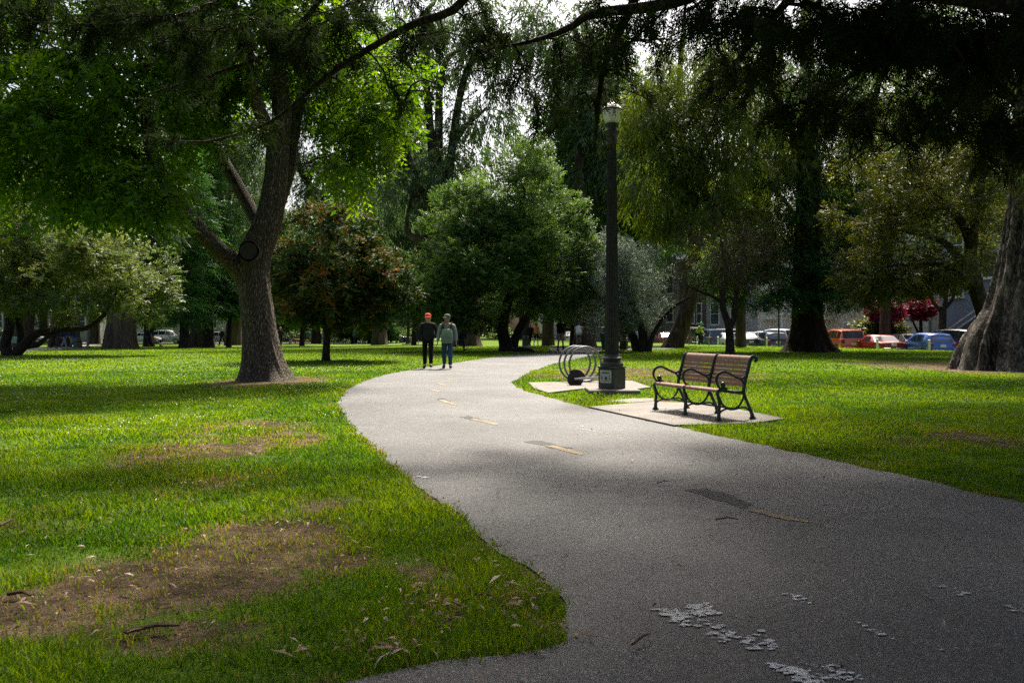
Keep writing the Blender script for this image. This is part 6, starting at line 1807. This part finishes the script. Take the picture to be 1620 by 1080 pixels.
for px, Y, rz_, top, lg, kw in ((561, 98, 60, (.16, .14, .15), JEAN, dict(label='person in a grey hoodie with dark backpack edge of the standing group', hair=(.04, .03, .02))),
                                (566.5, 97, 20, (.05, .05, .06), BLK, dict(label='person in black trousers inside the standing group', long_hair=True)),
                                (572, 96, 170, (.05, .13, .17), (.50, .50, .47), dict(label='person in a teal jacket and pale trousers, tallest of the standing group', h=1.86)),
                                (575.5, 99, 190, (.12, .17, .23), (.4, .35, .3), dict(label='person in a slate jacket behind the teal one')),
                                (580, 97, 175, (.02, .04, .22), (.03, .03, .07), dict(label='person in a royal blue shirt and shorts in the standing group', shorts=True)),
                                (587.5, 98, 200, (.10, .05, .045), (.12, .26, .28), dict(label='long-haired person in pale turquoise trousers by the dark round bag', long_hair=True, hair=(.09, .03, .02)))):
    h_ = kw.pop('h', 1.72)
    person(GY(px, Y), rad(rz_), h_, top, lg, (.3, .3, .3), 0, leg=(2, -2), knee=(0, 0), arm=((4, 10), (4, 10)), group=G5, **kw)
m = MB(); m.lathe([(.30, 0), (.42, .05), (.46, .22), (.40, .38), (.20, .46), (.04, .47)], 20); bg_ = m.build('round_bag', cloth((.012, .010, .014)), None, GY(587, 96)); tag(bg_, 'dark round bag lying in front of the standing group', 'bag')
m = MB(); m.lathe([(.20, .40), (.24, .47), (.12, .55), (.02, .56)], 16, (.12, 0, 0)); m.build('lid', M_WHITE, bg_)
m = MB(); m.box((0, 0, .02), (1.9, 1.2, .03), 0, .01); rg_ = m.build('picnic_blanket', cloth((.62, .60, .55)), None, GY(576, 94)); tag(rg_, 'pale blanket spread at the feet of the standing group', 'blanket')
person(GY(482, 95), rad(10), 1.62, (.06, .035, .035), (.05, .05, .055), BLK, 1, shorts=True, label='person in dark red beside the one in teal, near the tan dog', group='pair with the tan dog')
person(GY(486.8, 95), rad(190), 1.72, (.04, .13, .15), (.06, .06, .07), (.4, .4, .4), 0, shorts=True, label='person in teal seen from behind, near the tan dog', group='pair with the tan dog')
person(GY(443.5, 74), rad(25), 1.72, (.035, .028, .028), (.02, .02, .022), BLK, 1, cap=(.30, .27, .22), label='man in a pale cap and dark jacket half hidden by the sawn-stub trunk')
person(GY(351.5, 78), rad(-20), 1.70, (.015, .018, .028), (.012, .012, .014), BLK, 0, hair=(.3, .28, .26), leg=(22, -20), label='lone person in black strolling across the far lawn')
person(GY(235.5, 74), rad(70), 1.68, (.025, .035, .07), (.05, .07, .12), BLK, 0, leg=(4, -4), knee=(0, 0), label='person in navy standing over the seated one beside the conifers')
person(GY(457.5, 88), rad(40), 1.20, (.02, .03, .025), (.015, .02, .018), BLK, 1, leg=(75, 70), knee=(95, 90), lean=-16, label='small figure crouching in dark green near the sawn-stub trunk')
person(GY(243, 74), rad(110), 1.55, (.30, .13, .09), (.38, .42, .48), (.05, .05, .05), 0, leg=(82, 78), knee=(60, 48), lean=-22, hair=(.12, .04, .02), long_hair=True, label='red-haired person sitting on the grass beside the conifers')
G3 = 'three people strolling on the side path'
person(GY(85, 61), rad(80), 1.76, BLK, BLK, BLK, 2, label='stroller all in black, first of three on the side path', group=G3)
person(GY(102, 62), rad(85), 1.66, (.03, .045, .12), (.22, .27, .33), BLK, 0, label='stroller in a blue top and pale jeans between two others', group=G3, long_hair=True)
person(GY(116.5, 61), rad(75), 1.78, (.035, .03, .05), (.05, .09, .18), BLK, 0, label='stroller in dark top and blue jeans beside the side path lamp', group=G3)
person(GY(600.5, 113), rad(100), 1.70, (.55, .05, .03), (.3, .28, .26), BLK, 0, label='far figure in bright red left of the dark blue saloon')
person(GY(593, 114), rad(100), 1.70, (.22, .20, .24), (.2, .2, .22), BLK, 0, label='far figure in grey left of the one in red')
# side path behind the leaning limb
V = []; F = []
sp1 = [gx(*p) for p in ((-120, 558), (0, 558.5), (40, 556), (90, 553.5), (130, 549), (170, 545))]
sp2 = [gx(*p) for p in ((-120, 551.5), (0, 552), (40, 550.5), (90, 549), (130, 546), (170, 544))]
for i, (a, b_) in enumerate(zip(catmull(sp1, 6), catmull(sp2, 6))):
    V += [(a[0], a[1], g1(*a) + .03), (b_[0], b_[1], g1(*b_) + .03)]
    if i: F.append((2 * i - 2, 2 * i, 2 * i + 1, 2 * i - 1))
me = bpy.data.meshes.new('side_path'); me.from_pydata(V, [], F); me.update(); tag(link_mesh('side_path', me, M_CONC), 'pale side path behind the olive tree', kind='structure')

# bicycles
def bicycle(loc, rz, lab, col):
    r = empty('bicycle', loc, rz, lab, 'bicycle')
    for y in (-.52, .52):
        m = MB(); m.tube([Vector((0, y + .33 * math.cos(a), .34 + .33 * math.sin(a))) for a in [2 * PI * k / 28 for k in range(28)]], .016, 6, closed=True)
        w = m.build('wheel', M_BLACK, r)
        m = MB(); m.tube([(-.04, y, .34), (.04, y, .34)], .03, 8)
        for k in range(8):
            a = PI * k / 4; m.tube([(0, y, .34), (0, y + .32 * math.cos(a), .34 + .32 * math.sin(a))], .004, 4)
        m.build('hub', M_GALV, w)
    m = MB()
    for a, b_ in (((0, .06, .30), (0, .20, .82)), ((0, .06, .30), (0, -.36, .78)), ((0, .19, .76), (0, -.36, .80)), ((0, .52, .34), (0, .06, .30)), ((0, .52, .34), (0, .19, .74)), ((0, -.52, .34), (0, -.36, .86))): m.tube([a, b_], .018, 6)
    m.build('frame', simple('bike_%d' % int(col[0] * 999), col, .4), r)
    m = MB(); m.tube([(-.28, -.30, .98), (-.15, -.36, .97), (.15, -.36, .97), (.28, -.30, .98)], .014, 6); m.tube([(0, -.36, .84), (0, -.36, .97)], .014, 6); m.build('handlebar', M_TRIM, r)
    m = MB(); m.box((0, .21, .86), (.15, .26, .06), 0, .03); m.build('saddle', M_BLACK, r)
    return r
def rider(px, Y, rz, h, **kw):
    p = GY(px, Y)
    b = person(p + Vector((math.sin(-rz) * 0, 0, 0)), rz, h, leg=(62, 30), knee=(70, 45), lean=20, arm=((38, 22), (38, 22)), **kw)
    q_ = Vector((0, .14, 0)); q_.rotate(Matrix.Rotation(rz, 3, 'Z'))
    s = h / 1.76
    b.location = (p.x + q_.x, p.y + q_.y, p.z + .05 * s)
bicycle(GY(915.5, 56), rad(176), 'bicycle ridden away by the cyclist in white', (.04, .04, .05))
rider(915.5, 56, rad(176), 1.72, top=(.66, .66, .64), legs=(.40, .38, .36), shorts=True, sleeves=False, hair=(.14, .07, .03), label='cyclist in a white shirt riding away along the path')
bicycle(GY(1106, 60), rad(70), 'bicycle under the cyclist in yellow and green', (.05, .05, .05))
rider(1106, 60, rad(70), 1.74, top=(.30, .50, .03), legs=(.02, .02, .02), cap=(.05, .42, .10), label='cyclist in bright yellow-green by the slate blue car')

# dogs: one continuous body each
def dog(px, Y, rz, col, lab, s=1.0, head_down=False):
    B = []; E = []
    def add(p, r, par=None):
        B.append((Vector(p), r)); i = len(B) - 1
        if par is not None: E.append((par, i))
        return i
    c0 = add((0, .0, .46), .105); c1 = add((0, -.22, .47), .125, c0); hq = add((0, .24, .48), .10, c0)
    nk = add((0, -.36, .55 if not head_down else .48), .075, c1); hd = add((0, -.47, .66 if not head_down else .40), .072, nk); mz = add((0, -.60, .63 if not head_down else .32), .038, hd)
    for s_ in (-1, 1): add((s_ * .05, -.45, (.74 if not head_down else .47)), .02, hd)
    t1 = add((0, .36, .52), .03, hq); add((0, .50, .62), .016, t1)
    for s_ in (-1, 1):
        a = add((s_ * .08, -.24, .36), .05, c1); a = add((s_ * .08, -.22, .20), .03, a); a = add((s_ * .08, -.23, .04), .024, a); add((s_ * .08, -.28, .025), .024, a)
        a = add((s_ * .08, .24, .38), .062, hq); a = add((s_ * .08, .19, .26), .042, a); a = add((s_ * .08, .30, .17), .028, a); a = add((s_ * .08, .28, .04), .024, a); add((s_ * .08, .23, .025), .024, a)
    o = skin_obj('dog', B, E, simple('fur_%d' % int(col[0] * 999), col, .9, 0, .25, 20), None)
    o.location = GY(px, Y); o.rotation_euler = (0, 0, rz); o.scale = (s, s, s); tag(o, lab, 'dog')
dog(472, 93, rad(85), (.40, .22, .10), 'tan dog standing beside the pair on the far lawn', 1.15, True)
dog(524.5, 90, rad(95), (.012, .012, .014), 'black dog trotting behind the red-tipped tree trunk', 1.0)
